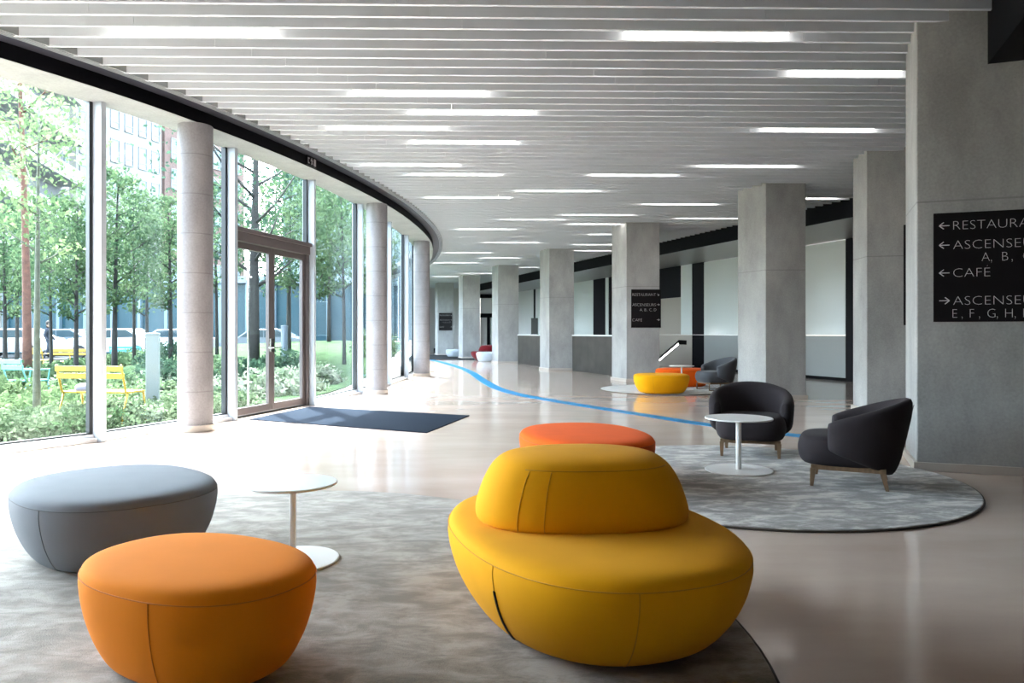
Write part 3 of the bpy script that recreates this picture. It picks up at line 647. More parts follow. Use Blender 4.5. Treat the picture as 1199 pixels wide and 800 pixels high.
# reception counters
def counter(a, b, depth, label, m=None, h=1.18):
    a = Vector(a); b = Vector(b); d = b - a; ln = d.length; ang = math.atan2(d.y, d.x)
    root = empty('reception_counter', (a.x, a.y, 0), ang); tag(root, label, 'counter')
    MB().box(0, ln, 0, depth, 0.0, h - 0.03).build('front_panel', m or M['counter'], root, bevel=0.004)
    MB().box(-0.01, ln + 0.01, -0.015, depth, h - 0.03, h + 0.01).build('worktop', M['ctop'], root, bevel=0.004)
counter((2.0, 24.35), (2.92, 21.4), 0.7, 'dark reception counter beside the column with a sign')
counter((0.24, 30.2), (1.55, 25.4), 0.7, 'dark reception counter farther back carrying a black screen')
p_ = D(623, 390, 29.6)
sc_ = empty('monitor', (p_.x + 0.1, 29.6, 1.19), R(-20)); tag(sc_, 'black screen standing on the farther reception counter', 'monitor')
MB().box(-0.13, 0.13, -0.1, 0.1, 0, 0.02).build('stand', M['screen'], sc_); MB().box(-0.14, 0.14, -0.03, 0.03, 0.02, 0.66).build('display', M['screen'], sc_, bevel=0.006)

# entrance mat, blue stripe
mt = MB().prism([(-3.78, 10.55), (-1.06, 9.16), (-0.64, 11.05), (-3.40, 12.35)], 0.0, 0.012).build('entrance_mat', M['matt'], bevel=0.004)
tag(mt, 'dark navy entrance mat on the floor inside the glass door', 'doormat')
bp = [(503, 421.3), (515, 423.8), (528, 427.3), (542, 432), (553, 437.0), (561, 442.5), (570, 448.3), (583, 455), (605, 461.5), (640, 468), (700, 477.8), (760, 487), (830, 497.8), (940, 511), (1058, 525), (1130, 535)]
pg = [G(x, y) for x, y in bp]; pg = [pg[0] + (pg[0] - pg[1])] + pg
dense = []
for i in range(1, len(pg) - 2):
    for k in range(8):
        t = k / 8; p0, p1, p2, p3 = pg[i-1], pg[i], pg[i+1], pg[i+2]
        dense.append(0.5 * (2*p1 + (p2-p0)*t + (2*p0-5*p1+4*p2-p3)*t*t + (3*p1-p0-3*p2+p3)*t**3))
vs = []; fs = []
for i, p in enumerate(dense):
    d = (dense[min(i+1, len(dense)-1)] - dense[max(i-1, 0)]).normalized(); n_ = Vector((-d.y, d.x, 0)) * 0.125
    for z in (0.0005, 0.003): vs += [tuple(p + n_ + Vector((0, 0, z))), tuple(p - n_ + Vector((0, 0, z)))]
for i in range(len(dense) - 1):
    a = 4 * i; b = a + 4; fs += [(a+2, a+3, b+3, b+2), (a, b, b+1, a+1), (a, a+2, b+2, b), (a+1, b+1, b+3, a+3)]
tag(MB().add(vs, fs).build('floor_stripe', M['blue']), 'bright blue stripe winding across the polished floor', 'floor stripe')

# signs
TXT = {}
def text_mesh(s):
    if s in TXT: return TXT[s]
    cu = bpy.data.curves.new('txt', 'FONT'); cu.body = s; cu.size = 1.0; cu.resolution_u = 3; cu.extrude = 0.01; cu.offset = -0.028
    o = bpy.data.objects.new('txt', cu); COL.objects.link(o); bpy.context.view_layer.update()
    me = bpy.data.meshes.new_from_object(o.evaluated_get(bpy.context.evaluated_depsgraph_get()))
    bpy.data.objects.remove(o); bpy.data.curves.remove(cu)
    v = np.array([x.co[:] for x in me.vertices]); P = [tuple(f.vertices) for f in me.polygons]; TXT[s] = (v, P); bpy.data.meshes.remove(me)
    return TXT[s]
def sign(loc, rz, w_, h_, lines, label, t=0.012):
    t_ = t
    root = empty('direction_sign', loc, rz); tag(root, label, 'sign')
    MB().box(0, w_, -t, 0, -h_, 0).build('panel', M['sign'], root, bevel=0.002)
    for ln in lines:
        if ln[0] == 'A':
            _, x, y, s_, dr = ln; mb = MB(); th = s_ * 0.09
            L2 = s_ * 0.95; e = {'l': Vector((-1, 0)), 'r': Vector((1, 0)), 'd': Vector((0.7, -0.7))}[dr]; c = Vector((x, y))
            tip = c + e * L2 / 2; tail = c - e * L2 / 2
            f3 = lambda q: (q.x, -t - 0.002, q.y)
            mb.bar(f3(tail), f3(tip), th, 0.004, up=(0, 1, 0))
            for sg in (1, -1):
                q = tip + Matrix.Rotation(sg * R(140), 2) @ e * s_ * 0.55; mb.bar(f3(tip), f3(q), th, 0.004, up=(0, 1, 0))
            mb.build('arrow', M['letter'], root)
        else:
            _, s, x, y, cap, wd = ln
            if ',' in s:
                tk = s.split(' '); st = (wd - cap * 0.75) / (len(tk) - 1)
                todo = [(t, x + i_ * st, None) for i_, t in enumerate(tk)]
                for tok, xx, _ in todo:
                    for ch_, dx, cw in ((tok[0], 0, None), (',', cap * 0.86, None)):
                        if ch_ == ',' and ',' not in tok: continue
                        v, P = text_mesh(ch_); k = cap / 0.70; x0 = v[:, 0].min()
                        MB().add([((a - x0) * k * 0.9 + xx + dx, -t_ - 0.001 - (0.002 if c_ > 0 else 0), b * k + y) for a, b, c_ in v], P).build('lettering', M['letter'], root)
                continue
            v, P = text_mesh(s); k = cap / 0.70
            kx = wd / (v[:, 0].max() - v[:, 0].min()) if wd else k
            x0 = v[:, 0].min()
            vs = [((a - x0) * kx + x, -t - 0.001 - (0.002 if c_ > 0 else 0), b * k + y) for a, b, c_ in v]
            o = MB().add(vs, P).build('lettering', M['letter'], root)
# big sign on the near column front face
fa = math.atan2(-0.64, 1.75); pA = Vector((3.69, 6.70)); fu = Vector((1.75, -0.64)).normalized()
q = pA + fu * 0.135
sA = 0.082
big = [('A', 0.085, -0.115, 0.085, 'l'), ('T', 'RESTAURANT', 0.155, -0.155, sA, 0.745), ('A', 0.085, -0.29, 0.085, 'l'), ('T', 'ASCENSEURS', 0.155, -0.33, sA, 0.745), ('T', 'A, B, C, D', 0.375, -0.445, sA, 0.53),
       ('A', 0.085, -0.54, 0.085, 'l'), ('T', 'CAFÉ', 0.155, -0.58, sA*1.0, 0.285), ('A', 0.085, -0.79, 0.085, 'r'), ('T', 'ASCENSEURS', 0.155, -0.83, sA, 0.745), ('T', 'E, F, G, H, I', 0.15, -0.945, sA, 0.60)]
sign((q.x, q.y, 2.33), fa, 1.06, 0.98, big, 'big black wayfinding sign on the near right column, cut off by the frame')
sm = [('T', 'RESTAURANT', 0.03, -0.17, 0.075, 0.60), ('A', 0.69, -0.135, 0.07, 'd'), ('T', 'ASCENSEURS', 0.03, -0.43, 0.075, 0.60), ('A', 0.69, -0.39, 0.07, 'r'), ('T', 'A, B, C, D', 0.22, -0.56, 0.075, 0.42), ('T', 'CAFÉ', 0.03, -0.82, 0.075, 0.25), ('A', 0.69, -0.78, 0.07, 'r')]
q = D(739, 339, 18.8); sign((q.x, 18.8 - 0.001, q.z), 0, 0.76, 0.98, sm, 'black wayfinding sign on the column behind the far yellow pouf')
q = D(514, 366.5, 41.0); sign((q.x, 41.0 - 0.001, q.z), 0, 0.74, 0.98, sm, 'small looking black sign on the farthest square column')
# sign plates on far faces, seen edge on
rl = pA + Vector((0.33, 0.80)) + fu * 0.885 + Vector((0.012, 0.03))
sign((rl.x, rl.y, 2.36), fa + math.pi, 0.90, 1.03, [], 'black sign plate on the hidden rear face of the near right column')
sign((2.93 + 0.70, 19.6, 2.36), math.pi, 1.02, 0.98, [], 'black sign plate edge on behind the column with a sign')
# emergency exit sign on the bulkhead
q = pn(edgeX, 11.75, 0.02); sl_ = math.atan2(0.05, edgeX(11.80) - edgeX(11.75))
ex = empty('exit_sign', (q.x, q.y, HS + 0.012), sl_ ); tag(ex, 'small pictogram exit sign on the black bulkhead above the door', 'sign')
MB().box(-0.16, 0.16, -0.02, 0, 0, 0.15).build('panel', M['sign'], ex)
g_ = MB().add([(-0.08, -0.022, 0.12), (-0.13, -0.022, 0.12), (-0.13, -0.022, 0.03), (-0.08, -0.022, 0.03), (-0.08, -0.022, 0.048), (-0.112, -0.022, 0.048), (-0.112, -0.022, 0.102), (-0.08, -0.022, 0.102)], [(0, 1, 2, 3, 4, 5, 6, 7)])
g_.build('arrow', M['letter'], ex); MB().box(0.06, 0.12, -0.024, -0.02, 0.02, 0.13).build('door_symbol', M['letter'], ex)
MB().add([(-0.03, -0.022, 0.02), (-0.012, -0.022, 0.02), (0.0, -0.022, 0.045), (0.022, -0.022, 0.022), (0.034, -0.022, 0.03), (0.014, -0.022, 0.06), (0.008, -0.022, 0.082), (0.026, -0.022, 0.082), (0.026, -0.022, 0.094), (0.0, -0.022, 0.106), (0.004, -0.022, 0.125), (-0.02, -0.022, 0.13), (-0.026, -0.022, 0.108), (-0.046, -0.022, 0.086), (-0.04, -0.022, 0.074), (-0.022, -0.022, 0.086), (-0.018, -0.022, 0.055)], [tuple(range(17))]).build('running_figure', M['letter'], ex)
# floor lamp behind the signed column
lp = empty('floor_lamp', (3.96, 20.3, 0)); tag(lp, 'slanting lit lamp arm rising beside the column with a sign', 'lamp')
disc(0.12, 0, 0.015, 32).build('base', M['gasket'], lp); MB().tube([(0, 0, 0.015), (0, 0, 0.52)], 0.012).build('pole', M['gasket'], lp)
a_ = Vector((0.0, 0, 0.46)); b_ = D(795, 399.5, 20.3) - Vector((3.96, 20.3, 0))
MB().bar(a_, b_, 0.05, 0.045).build('arm', M['gasket'], lp); off = Vector((0.03, -0.012, -0.035))
MB().bar(a_ + off, b_ + off, 0.05, 0.022).build('light_strip', M['led'], lp)
MB().bar(b_ - Vector((0.02, 0, 0.03)), b_ + Vector((0.2, 0, -0.04)), 0.09, 0.12).build('head', M['gasket'], lp)

# ------------------------------------------------------------------ ceiling lights
CL = [(120, 315, 28, 'long ceiling light nearest the window at the front'), (735, 932, 33, 'ceiling light nearest the viewer above the yellow sofa'), (930, 1064, 81, 'ceiling light meeting the near right column'),
      (408, 570, 102, 'left ceiling light of the second front row'), (480, 625, 126, 'ceiling light just behind the second front row, right end further out'), (385, 520, 145, 'ceiling light nearest the curved bulkhead, third pair, front'),
      (480, 605, 163, 'ceiling light of the third pair, rear'), (895, 1030, 149, 'ceiling light left of the big column, second behind the nearest'), (425, 535, 190, 'ceiling light of the fourth pair, front'), (480, 585, 202, 'ceiling light of the fourth pair, rear'),
      (820, 935, 192, 'ceiling light in front of the column behind the armchairs'), (693, 793, 202, 'ceiling light at mid ceiling, left of the one before the armchair column'), (500, 597, 229, 'ceiling light of the fifth row beside the bulkhead'), (607, 703, 221, 'ceiling light at mid ceiling in the fifth row'),
      (755, 842, 237, 'ceiling light above the signed column, front'), (660, 740, 250, 'ceiling light left of the signed column, front'), (587, 662, 255, 'ceiling light at mid ceiling, sixth row'), (667, 735, 261, 'ceiling light left of the signed column, rear'),
      (535, 603, 267, 'ceiling light beside the bulkhead tip'), (793, 865, 255, 'ceiling light between the signed column and the armchair column'), (568, 632, 283, 'ceiling light over the far floor, middle'), (672, 730, 285.5, 'ceiling light above the nearer dark counter, front'),
      (690, 717, 273, 'short looking ceiling light touching the signed column'), (945, 985, 230, 'ceiling light showing right of the armchair column'), (672, 717, 292, 'ceiling light above the nearer dark counter, rear'), (520, 575, 295, 'ceiling light past the bulkhead tip, front'),
      (560, 608, 301, 'ceiling light over the far floor, second from the rear'), (505, 560, 307, 'ceiling light past the bulkhead tip, rear'), (607, 632, 312, 'ceiling light above the farther counter'), (505, 537, 323, 'faint ceiling light over the farthest floor'),
      (540, 577, 319, 'ceiling light before the far black entrance')]
for (xa, xb, y, lab) in CL:
    d = F * (HC + 0.04 - EYE) / (HZ - y); xc = ((xa + xb) / 2 - CX) / F * d; ln = (xb - xa) / F * d
    zc = d - xc * tn; k = round((zc - Z0) / SP - 0.5) + 0.5; zc = Z0 + k * SP
    root = empty('ceiling_light', (xc, zc + xc * tn, HC), al); tag(root, lab, 'ceiling light', 'linear ceiling lights between the slats')
    h = ln / 2
    MB().box(-h, h, -0.10, 0.10, 0.085, 0.16).build('housing', M['lhouse'], root)
    MB().box(-h + 0.01, h - 0.01, -0.095, 0.095, 0.055, 0.084).build('diffuser', M['lamp'], root)

# ------------------------------------------------------------------ garden
def leaf_cloud(pts, size, jit=0.4, updir=0.0):
    n = len(pts); V = np.zeros((n * 4, 3)); 
    d = rng.normal(size=(n, 3)); d[:, 2] += updir; d /= np.linalg.norm(d, axis=1)[:, None]
    e = rng.normal(size=(n, 3)); e -= d * (e * d).sum(1)[:, None]; e /= np.linalg.norm(e, axis=1)[:, None]
    s = size * (1 + jit * (rng.random(n) - 0.5) * 2)
    for k, (a, b) in enumerate(((0, -1), (0.55, 0), (0, 1), (-0.55, 0))):
        V[k::4] = pts + e * (a * s)[:, None] + d * (b * s)[:, None]
    me = bpy.data.meshes.new('leaves'); me.vertices.add(n * 4); me.vertices.foreach_set('co', V.ravel())
    me.loops.add(n * 4); me.loops.foreach_set('vertex_index', np.arange(n * 4)); me.polygons.add(n); me.polygons.foreach_set('loop_start', np.arange(n) * 4)
    me.polygons.foreach_set('loop_total', np.full(n, 4)) if hasattr(me.polygons[0], 'loop_total') and False else None
    me.update(calc_edges=True); me.validate(); return me
def tree_protos(name, h, base, rad, nb, nleaf, lsize, lm, tm, tr, sag=0.0, bend=0.12):
    # trunk with branches, crown of leaves around the branch ends
    tb = MB(); top = Vector((rng.normal() * bend, rng.normal() * bend, h)); ax = lambda t: Vector((top.x * t * t, top.y * t * t, h * t))
    tb.tube([ax(t) for t in np.linspace(0, 1, 9)], [tr * (1 - 0.82 * t) for t in np.linspace(0, 1, 9)], 8)
    cent = []
    for i in range(nb):
        t = base / h + (1 - base / h) * (i + 0.5) / nb; a = i * 2.4 + rng.random(); p = ax(t)
        rr = rad * (0.35 + 0.65 * math.sin(math.pi * min(1, max(0.08, (t - base / h * 0.85) / (1 - base / h * 0.85))))) * (0.8 + 0.4 * rng.random())
        e = p + Vector((math.cos(a) * rr, math.sin(a) * rr, rr * (0.75 - sag))); mid = (p + e) / 2 + Vector((0, 0, -0.08 * rr))
        r0 = tr * 0.45 * (1 - 0.7 * t)
        tb.tube([p, mid, e], [r0, r0 * 0.6, r0 * 0.22], 5)
        for f_ in (0.45, 0.7, 0.95): cent.append((p + (e - p) * f_, rr * 0.38))
        e2 = mid + Vector((math.cos(a + 0.9), math.sin(a + 0.9), 0.5)) * rr * 0.5; tb.tube([mid, e2], [r0 * 0.5, r0 * 0.15], 4); cent.append((e2, rr * 0.33))
    cent.append((top, rad * 0.3))
    c = np.array([tuple(q) for q, _ in cent]); s = np.array([q for _, q in cent]); wgt = s / s.sum()
    k = rng.choice(len(c), nleaf, p=wgt); P = c[k] + rng.normal(size=(nleaf, 3)) * (s[k] * 0.62)[:, None] * np.array([1, 1, 0.8])
    me = leaf_cloud(P, lsize)
    root = empty('tree'); tb.build('trunk', tm, root, smooth=True); link('crown', me, lm, root)
    return root
sap = tree_protos('a', 4.7, 2.2, 0.9, 14, 1500, 0.042, M['leaf2'], M['palebark'], 0.055)
mid1 = tree_protos('b', 4.9, 1.6, 1.05, 16, 3400, 0.055, M['leaf1'], M['trunk'], 0.075)
mid2 = tree_protos('c', 4.4, 1.5, 0.9, 14, 2500, 0.05, M['leaf1'], M['trunk'], 0.05)
dark1 = tree_protos('d', 8.0, 2.0, 2.0, 18, 2200, 0.07, M['leaf3'], M['trunk'], 0.17, bend=0.3)
pine = tree_protos('e', 8.5, 4.2, 1.2, 12, 2000, 0.055, M['leaf2'], M['redbark'], 0.10, bend=0.35)
protos = dict(sap=sap, mid1=mid1, mid2=mid2, dark1=dark1, pine=pine); used = set()
def put_tree(kind, x, y, s, rz, label):
    o = protos[kind] if kind not in used else copy_tree(protos[kind]); used.add(kind)
    o.location = (x, y, hgt(x, y) - 0.03); o.scale = (s, s, s); o.rotation_euler = (0, 0, rz); tag(o, label, 'tree', 'trees in the garden')
for px, d_, kind, s, rz, lab in [
    (43, 10.7, 'sap', 1.0, 0.4, 'slim pale stemmed sapling nearest the glass, before the turquoise armchair'), (32, 15.5, 'pine', 1.0, 2.0, 'tall tree with a straight reddish brown trunk behind the turquoise armchair'),
    (6, 20, 'mid1', 0.95, 1.0, 'leafy tree with dark stem at the left edge'), (60, 18.5, 'mid2', 1.0, 3.0, 'leafy tree between the reddish trunk and the back yellow bench'), (89, 17.0, 'mid1', 0.85, 4.0, 'leafy tree rising behind the left part of the yellow bench'),
    (134, 18.0, 'mid1', 1.0, 5.0, 'dense leafy tree behind the yellow bench, in the second glass bay'), (157, 21.0, 'mid2', 1.1, 0.7, 'lighter leafy tree left of the pale post'), (200, 19.5, 'mid1', 0.9, 2.2, 'leafy tree just left of the first round column'),
    (172, 27.0, 'mid1', 1.1, 3.2, 'farther leafy tree behind the pale post'), (254, 22.0, 'mid2', 1.15, 1.3, 'leafy tree seen just right of the first round column'),
    (297, 19.5, 'dark1', 1.0, 0.0, 'big dark branching tree seen through the left door leaf'), (338, 23.0, 'mid1', 1.15, 4.4, 'bushy green tree seen through the right door leaf'), (366, 21.0, 'mid1', 1.0, 0.5, 'leafy tree right beside the door frame'),
    (403, 20.0, 'mid2', 1.15, 2.7, 'slender dark stemmed tree on the lawn, in front of far glass tower'), (318, 32.0, 'dark1', 0.9, 2.1, 'big dark tree in the distance above the door'), (435, 26.0, 'mid1', 1.0, 1.9, 'leafy tree behind the second round column'),
    (110, 30.0, 'mid1', 1.1, 0.3, 'farther leafy tree behind the first mullion'), (385, 31.0, 'mid1', 1.25, 5.5, 'farther leafy tree at the top of the lawn'), (20, 28.0, 'mid1', 1.15, 3.9, 'farther leafy tree at far left near parked car')]:
    p = D(px, HZ, d_); put_tree(kind, p.x, d_, s, rz, lab)

def bush(name, x, y, r, h, n, lsize, lm, label, group='garden shrubs', cat='shrub'):
    u = rng.normal(size=(n, 3)); u /= np.linalg.norm(u, axis=1)[:, None]; u[:, 2] = np.abs(u[:, 2]); rr = (0.55 + 0.45 * rng.random(n))[:, None]
    lob = 1 + 0.18 * np.sin(u[:, 0:1] * 7 + x) * np.cos(u[:, 1:2] * 6 + y)
    P = u * rr * lob * np.array([r, r, h]); root = empty(name, (x, y, hgt(x, y) - 0.02)); tag(root, label, cat, group)
    link('foliage', leaf_cloud(P, lsize), lm, root)
    st = MB()
    for i in range(5):
        a = i * 1.3; st.tube([(0, 0, 0), (math.cos(a) * r * .35, math.sin(a) * r * .35, h * .7)], [0.012, 0.005], 4)
    st.build('stem', M['trunk'], root)
for i, (px, d_, r, h, lm, lab) in enumerate([
    (12, 12.3, 0.6, 0.55, 'leaf2', 'light green shrub at the left edge in front of turquoise armchair'), (8, 15.0, 0.8, 0.7, 'leaf1', 'green shrub at the left edge behind the turquoise armchair'), (66, 15.5, 0.8, 0.6, 'leaf1', 'green shrub between the turquoise armchair and yellow bench'),
    (88, 14.0, 0.6, 0.5, 'cover', 'pale leafy shrub just behind the left end of the yellow bench'), (140, 14.0, 0.75, 0.55, 'leaf1', 'green shrub behind the yellow bench beyond the mullion'), (193, 15.0, 0.65, 0.75, 'leaf3', 'dark green shrub between the pale post and round column'),
    (195, 12.6, 0.4, 0.4, 'cover', 'small pale shrub right at the foot of the pale post'), (205, 20.0, 1.0, 0.75, 'leaf3', 'dark hedge like shrub behind the round column'), (256, 16.0, 0.7, 0.7, 'leaf1', 'green shrub just right of the first round column'),
    (285, 15.5, 0.75, 0.75, 'leaf3', 'dark green shrub behind the left door leaf'), (330, 17.5, 0.8, 0.75, 'leaf3', 'dark green shrub around the blue grey post'), (310, 14.6, 0.75, 0.55, 'flower', 'white flowering shrub seen through the left door leaf'),
    (345, 15.5, 0.7, 0.55, 'flower', 'white flowering shrub seen through the right door leaf'), (278, 13.6, 0.5, 0.5, 'flower', 'white flowering shrub next to the left door jamb'), (374, 16.8, 0.55, 0.5, 'flower', 'white flowering shrub right of the door frame on lawn'),
    (440, 22.0, 0.9, 0.9, 'leaf1', 'green shrub seen right of the slender lawn tree')]):
    p = D(px, HZ, d_); bush('shrub', p.x, d_, r, h, 1100, 0.055, M[lm], lab)
# low planting beds (nobody could count it)
def bed(name, off0, off1, z0, z1, n, h, size, lm, label, clear=0.25):
    P = []
    cl = [(rng.uniform(z0, z1), rng.uniform(off0, off1), rng.uniform(0.6, 1.0)) for _ in range(int(n / 60))]
    for z, o, k in cl:
        c = pn(glassX, z, o); m_ = 60
        q = rng.normal(size=(m_, 3)) * np.array([0.17, 0.17, 0]) ; q[:, 2] = rng.random(m_) * h * k
        q[:, 0] += c.x; q[:, 1] += c.y
        P.append(q)
    P = np.concatenate(P); P[:, 2] += np.array([hgt(a, b) for a, b in P[:, :2]])
    keep = np.array([(a - glassX(b)) < -clear for a, b in P[:, :2]]); P = P[keep]
    o = link(name, leaf_cloud(P, size), lm); tag(o, label, 'planting', kind='stuff')
bed('ground_cover', -2.2, -0.75, 6.0, 12.2, 26000, 0.30, 0.032, M['cover'], 'pale green low ground cover planting along the glass', 0.55)
bed('ground_cover', -9.0, -3.0, 6.0, 13.5, 26000, 0.36, 0.045, M['leaf2'], 'low green planting bed beyond the gravel path')
bed('ground_cover', -16.0, -8.0, 8.0, 24.0, 16000, 0.45, 0.07, M['leaf1'], 'darker green planting at the back of the garden')
bed('flowering_cover', -5.5, -2.2, 12.8, 17.5, 9000, 0.4, 0.04, M['flower'], 'white flowering low plants outside the door')

# benches and chair
def bench(name, loc, rz, w_, m, label, cat, arms=False):
    root = empty(name, loc, rz); tag(root, label, cat)
    for (z, y) in ((0.80, 0.36), (0.70, 0.33)):
        MB().box(-w_/2, w_/2, y - 0.012, y + 0.012, z - 0.075, z).build('back_slat', m, root, bevel=0.004)
    se = MB()
    for y in (-0.10, 0.0, 0.10, 0.20): se.box(-w_/2, w_/2, y - 0.042, y + 0.042, 0.42, 0.445)
    se.build('seat', m, root, bevel=0.004)
    fr = MB()
    xs = (-w_/2 + 0.02, w_/2 - 0.02) if w_ < 1 else (-w_/2 + 0.02, 0, w_/2 - 0.02)
    for x in xs: fr.tube([(x, 0.37, 0.82), (x, 0.26, 0.44), (x, -0.14, 0.42)], 0.014, 8)
    fr.build('frame', m, root, smooth=True)
    for x in (xs[0], xs[-1]):
        MB().tube([(x, 0.22, 0.44), (x, 0.36, 0.0)], 0.014, 8).build('leg', m, root, smooth=True); MB().tube([(x, -0.13, 0.43), (x, -0.2, 0.0)], 0.014, 8).build('leg', m, root, smooth=True)
        if arms: MB().tube([(x, 0.30, 0.62), (x, -0.17, 0.62), (x, -0.14, 0.43)], 0.014, 8).build('armrest', m, root, smooth=True)
    return root
bench('garden_bench', (-5.72, 10.35, 0), R(174), 0.98, M['benchy'], 'yellow slatted metal bench nearest the glass', 'bench')
bench('garden_chair', (-8.35, 12.75, 0), R(160), 0.50, M['bencht'], 'pale turquoise metal armchair in the garden at left', 'chair', True)
bench('garden_bench', (-12.45, 21.0, 0), R(178), 1.05, M['benchy'], 'yellow bench farther back near the street', 'bench')
bench('garden_bench', (-13.0, 25.0, 0), R(182), 1.05, M['bencht2'], 'turquoise bench far back behind the pale post', 'bench')
bench('garden_chair', (-14.3, 22.3, 0), R(180), 0.5, M['benchy'], 'yellow chair half hidden behind the turquoise armchair', 'chair', True)
c_ = loft(outline(0.14, 0.09, 0, 2.5), smooth_prof([(0.9, 0.0), (1.0, 0.03), (0.9, 0.07), (0.5, 0.10), (0.02, 0.105)])).build('folded_cloth', M['cloth'], smooth=True); c_.location = (-5.95, 10.25, 0.446)
tag(c_, 'blue grey folded cloth lying on the near yellow bench', 'cloth')
p = D(179, HZ, 11.3); po = empty('bollard', (p.x, 11.3, 0), R(20)); tag(po, 'pale square metal post outside the glass before the yellow bench end', 'post')
MB().box(-0.09, 0.09, -0.09, 0.09, 0, 1.22).build('body', M['post'], po, bevel=0.006); MB().box(-0.095, 0.095, -0.095, 0.095, 1.22, 1.25).build('cap', M['post'], po, bevel=0.004)
p = D(333, HZ, 18.0); lq = empty('post', (p.x, 18.0, hgt(p.x, 18) - 0.03)); tag(lq, 'blue grey round post among shrubs outside the door', 'post')
disc(0.08, 0, 1.25, 24).build('shaft', M['lpost'], lq); disc(0.085, 1.25, 1.29, 24).build('cap', M['lpost'], lq)

# parked cars
def car(loc, rz, m, label):
    root = empty('car', loc, rz); tag(root, label, 'car', 'parked cars on the street')
    prof = [(-2.1, .35), (-2.15, .75), (-1.9, .95), (-1.2, 1.0), (-0.6, 1.42), (0.9, 1.46), (1.6, 1.05), (2.05, .95), (2.12, .4), (1.6, .28), (-1.6, .28)]
    n = len(prof); V = [(x, y, z) for y in (-0.85, 0.85) for x, z in prof]
    MB().add(V, [tuple(range(n - 1, -1, -1)), tuple(range(n, 2*n))] + [(i, (i+1) % n, n+(i+1) % n, n+i) for i in range(n)]).build('body', m, root, bevel=0.06)
    for y in (-0.856, 0.856):
        MB().add([(-1.05, y, 1.02), (-0.55, y, 1.36), (0.15, y, 1.38), (0.15, y, 1.0)], [(0, 1, 2, 3)]).add([(0.2, y, 1.0), (0.2, y, 1.38), (0.85, y, 1.38), (1.4, y, 1.04)], [(0, 1, 2, 3)]).build('window', M['cglass'], root)
    for x in (-1.35, 1.35):
        for y in (-0.8, 0.8): MB().tube([(x, y - 0.1, 0.32), (x, y + 0.1, 0.32)], 0.32, 20).build('wheel', M['tyre'], root)
for px, d_, m, lab in ((16, 36.4, 'carw', 'white car parked at the far left of the street'), (72, 40.0, 'carg', 'grey car parked behind the back yellow bench'), (136, 36.6, 'carw', 'white car parked behind the far turquoise bench'), (204, 40.2, 'carw', 'white car parked near the first round column'), (310, 39.5, 'carg', 'grey car parked behind the door trees')):
    p = D(px, HZ, d_); car((p.x, d_, 0.02), R(3), M[m], lab)
# passer-by
def person(loc, rz, label):
    root = empty('person', loc, rz); tag(root, label, 'person')
    J = {'pel': (0, 0, .95), 'ch': (0, .03, 1.3), 'nk': (0, .02, 1.47), 'hd': (0, 0, 1.62), 'ht': (0, -.01, 1.74), 'ls': (-.19, .02, 1.4), 'le': (-.25, .08, 1.13), 'lh': (-.24, -.06, .9), 'rs': (.19, .02, 1.4), 're': (.25, .0, 1.13), 'rh': (.24, -.16, .93),
         'lp': (-.1, 0, .92), 'lk': (-.11, -.16, .52), 'lf': (-.11, -.12, .08), 'lt': (-.11, -.28, .05), 'rp': (.1, 0, .92), 'rk': (.11, .06, .5), 'rf': (.11, .26, .12), 'rt': (.11, .14, .04)}
    E = [('pel','ch'),('ch','nk'),('nk','hd'),('hd','ht'),('ch','ls'),('ls','le'),('le','lh'),('ch','rs'),('rs','re'),('re','rh'),('pel','lp'),('lp','lk'),('lk','lf'),('lf','lt'),('pel','rp'),('rp','rk'),('rk','rf'),('rf','rt')]
    rad = dict(pel=.15, ch=.17, nk=.06, hd=.095, ht=.07, ls=.075, le=.055, lh=.04, rs=.075, re=.055, rh=.04, lp=.1, lk=.07, lf=.045, lt=.04, rp=.1, rk=.07, rf=.045, rt=.04)
    ks = list(J); me = bpy.data.meshes.new('body'); me.from_pydata([J[k] for k in ks], [(ks.index(a), ks.index(b)) for a, b in E], []); o = link('body', me, M['coatc'], root)
    sk_ = o.modifiers.new('skin', 'SKIN'); o.modifiers.new('sub', 'SUBSURF').levels = 1
    for i, k in enumerate(ks):
        me.skin_vertices[0].data[i].radius = (rad[k], rad[k] * .8) if k in ('pel', 'ch') else (rad[k], rad[k])
    me.skin_vertices[0].data[0].use_root = True
    loft(outline(.085, .1, 0, 2), smooth_prof([(.5, 1.52), (.85, 1.56), (1, 1.64), (.95, 1.72), (.6, 1.78), (.02, 1.79)])).build('head', M['skin'], root, smooth=True)
    h = loft(outline(.095, .105, 0, 2), smooth_prof([(.9, 1.64), (1.02, 1.70), (.9, 1.76), (.5, 1.805), (.02, 1.81)])).build('hair', M['hair'], root, smooth=True); h.location = (0, .02, 0)
p = D(57, HZ, 33.3); person((p.x, 33.3, 0.0), R(100), 'person in dark clothes walking along the street behind the bench')

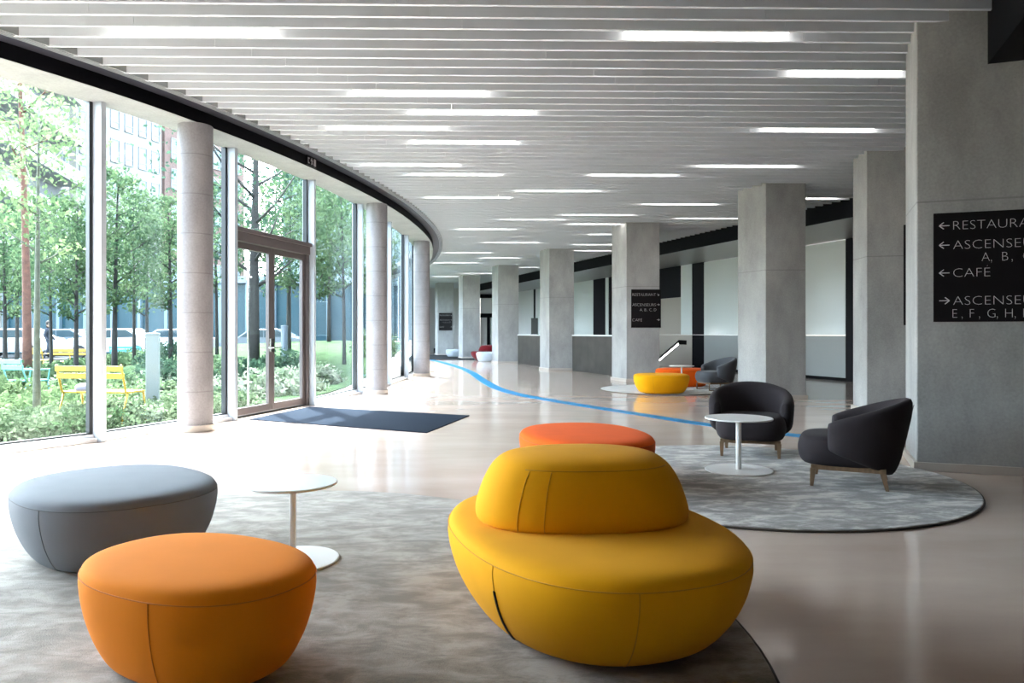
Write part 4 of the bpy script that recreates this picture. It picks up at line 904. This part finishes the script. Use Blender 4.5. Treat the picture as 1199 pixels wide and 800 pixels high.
# buildings across the street
def facade(name, a, b, h, wall, label, cols, rows, z0, ww, wh, win, frame, depth=6.0, balcony=False):
    a = Vector(a); b = Vector(b); d = b - a; ln = d.length; ang = math.atan2(d.y, d.x)
    root = empty(name, (a.x, a.y, 0), ang); tag(root, label, 'building')
    MB().box(0, ln, 0.25, depth, 0, h).build('wall', wall, root)
    cw = ln / cols
    for r_ in range(rows):
        z = z0 + r_ * (h - z0) / rows
        if balcony:
            MB().box(0.3, ln - 1.6, -1.3, 0.25, z, z + 1.15).build('balcony', wall, root)
            MB().box(0.3, ln - 1.6, 0.18, 0.24, z + 1.15, z + (h - z0) / rows - 0.3).build('recess', M['recess'], root)
            MB().box(ln - 1.3, ln - 0.4, 0.16, 0.24, z + 0.4, z + 2.7).build('window', win, root)
        else:
            for c in range(cols):
                x = (c + 0.5) * cw
                f_ = MB(); f_.box(x - ww/2 - .06, x + ww/2 + .06, 0.14, 0.25, z + .3, z + .36); f_.box(x - ww/2 - .06, x + ww/2 + .06, 0.14, 0.25, z + .3 + wh, z + .36 + wh); f_.box(x - ww/2 - .06, x - ww/2, 0.14, 0.25, z + .3, z + .36 + wh); f_.box(x + ww/2, x + ww/2 + .06, 0.14, 0.25, z + .3, z + .36 + wh); f_.box(x - ww/2, x + ww/2, 0.16, 0.25, z + .85, z + .91)
                o = f_.build('window', frame, root); MB().box(x - ww/2, x + ww/2, 0.2, 0.25, z + .36, z + .3 + wh).build('pane', win, o)
    return root
facade('apartment_building', (-32.0, 43.0), (-36.2, 60.5), 26, M['bwhite'], 'white apartment block with long balconies at far left', 1, 7, 3.2, 1, 1, M['bglass'], M['bframe'], balcony=True)
facade('apartment_building', (-36.0, 61.0), (-33.2, 70.0), 31, M['bstone'], 'pale stone building with regular tall windows across the street', 6, 10, 1.0, 0.85, 2.0, M['bglass'], M['bframe'])
facade('apartment_building', (-33.4, 71.0), (-29.0, 80.0), 30, M['brick'], 'red brick building beyond the pale stone one', 4, 9, 3.0, 1.0, 2.0, M['bglass'], M['bwhite'])
# low teal glass pavilion along the street
pv = empty('glass_pavilion', (-30.2, 43.5, 0), R(0)); tag(pv, 'low teal glass pavilion with slim posts behind the street', 'building')
MB().box(0, 24.2, 0.3, 5, 0, 4.2).build('glazing', M['tglass'], pv); MB().box(0, 24.5, -0.2, 5.2, 4.2, 4.6).build('roof', M['lpost'], pv)
for i in range(16): MB().box(i * 1.6, i * 1.6 + 0.18, 0.0, 0.29, 0, 4.2).build('post', M['tpost'], pv)
# glass tower seen over the lawn
tw = empty('glass_tower', (-16.0, 51.0, 0), R(-6)); tag(tw, 'blue glass office tower rising behind the lawn trees', 'building')
MB().box(0, 13, 0.2, 8, 0, 26).build('glazing', M['bglass'], tw)
for i in range(9): MB().box(i * 1.6 + .05, i * 1.6 + .17, 0.08, 0.2, 0, 26).build('mullion', M['tpost'], tw)
for i in range(8): MB().box(0, 13, 0.06, 0.2, 3.2 * i + 0.1, 3.2 * i + 0.3).build('floor_band', M['tpost'], tw)
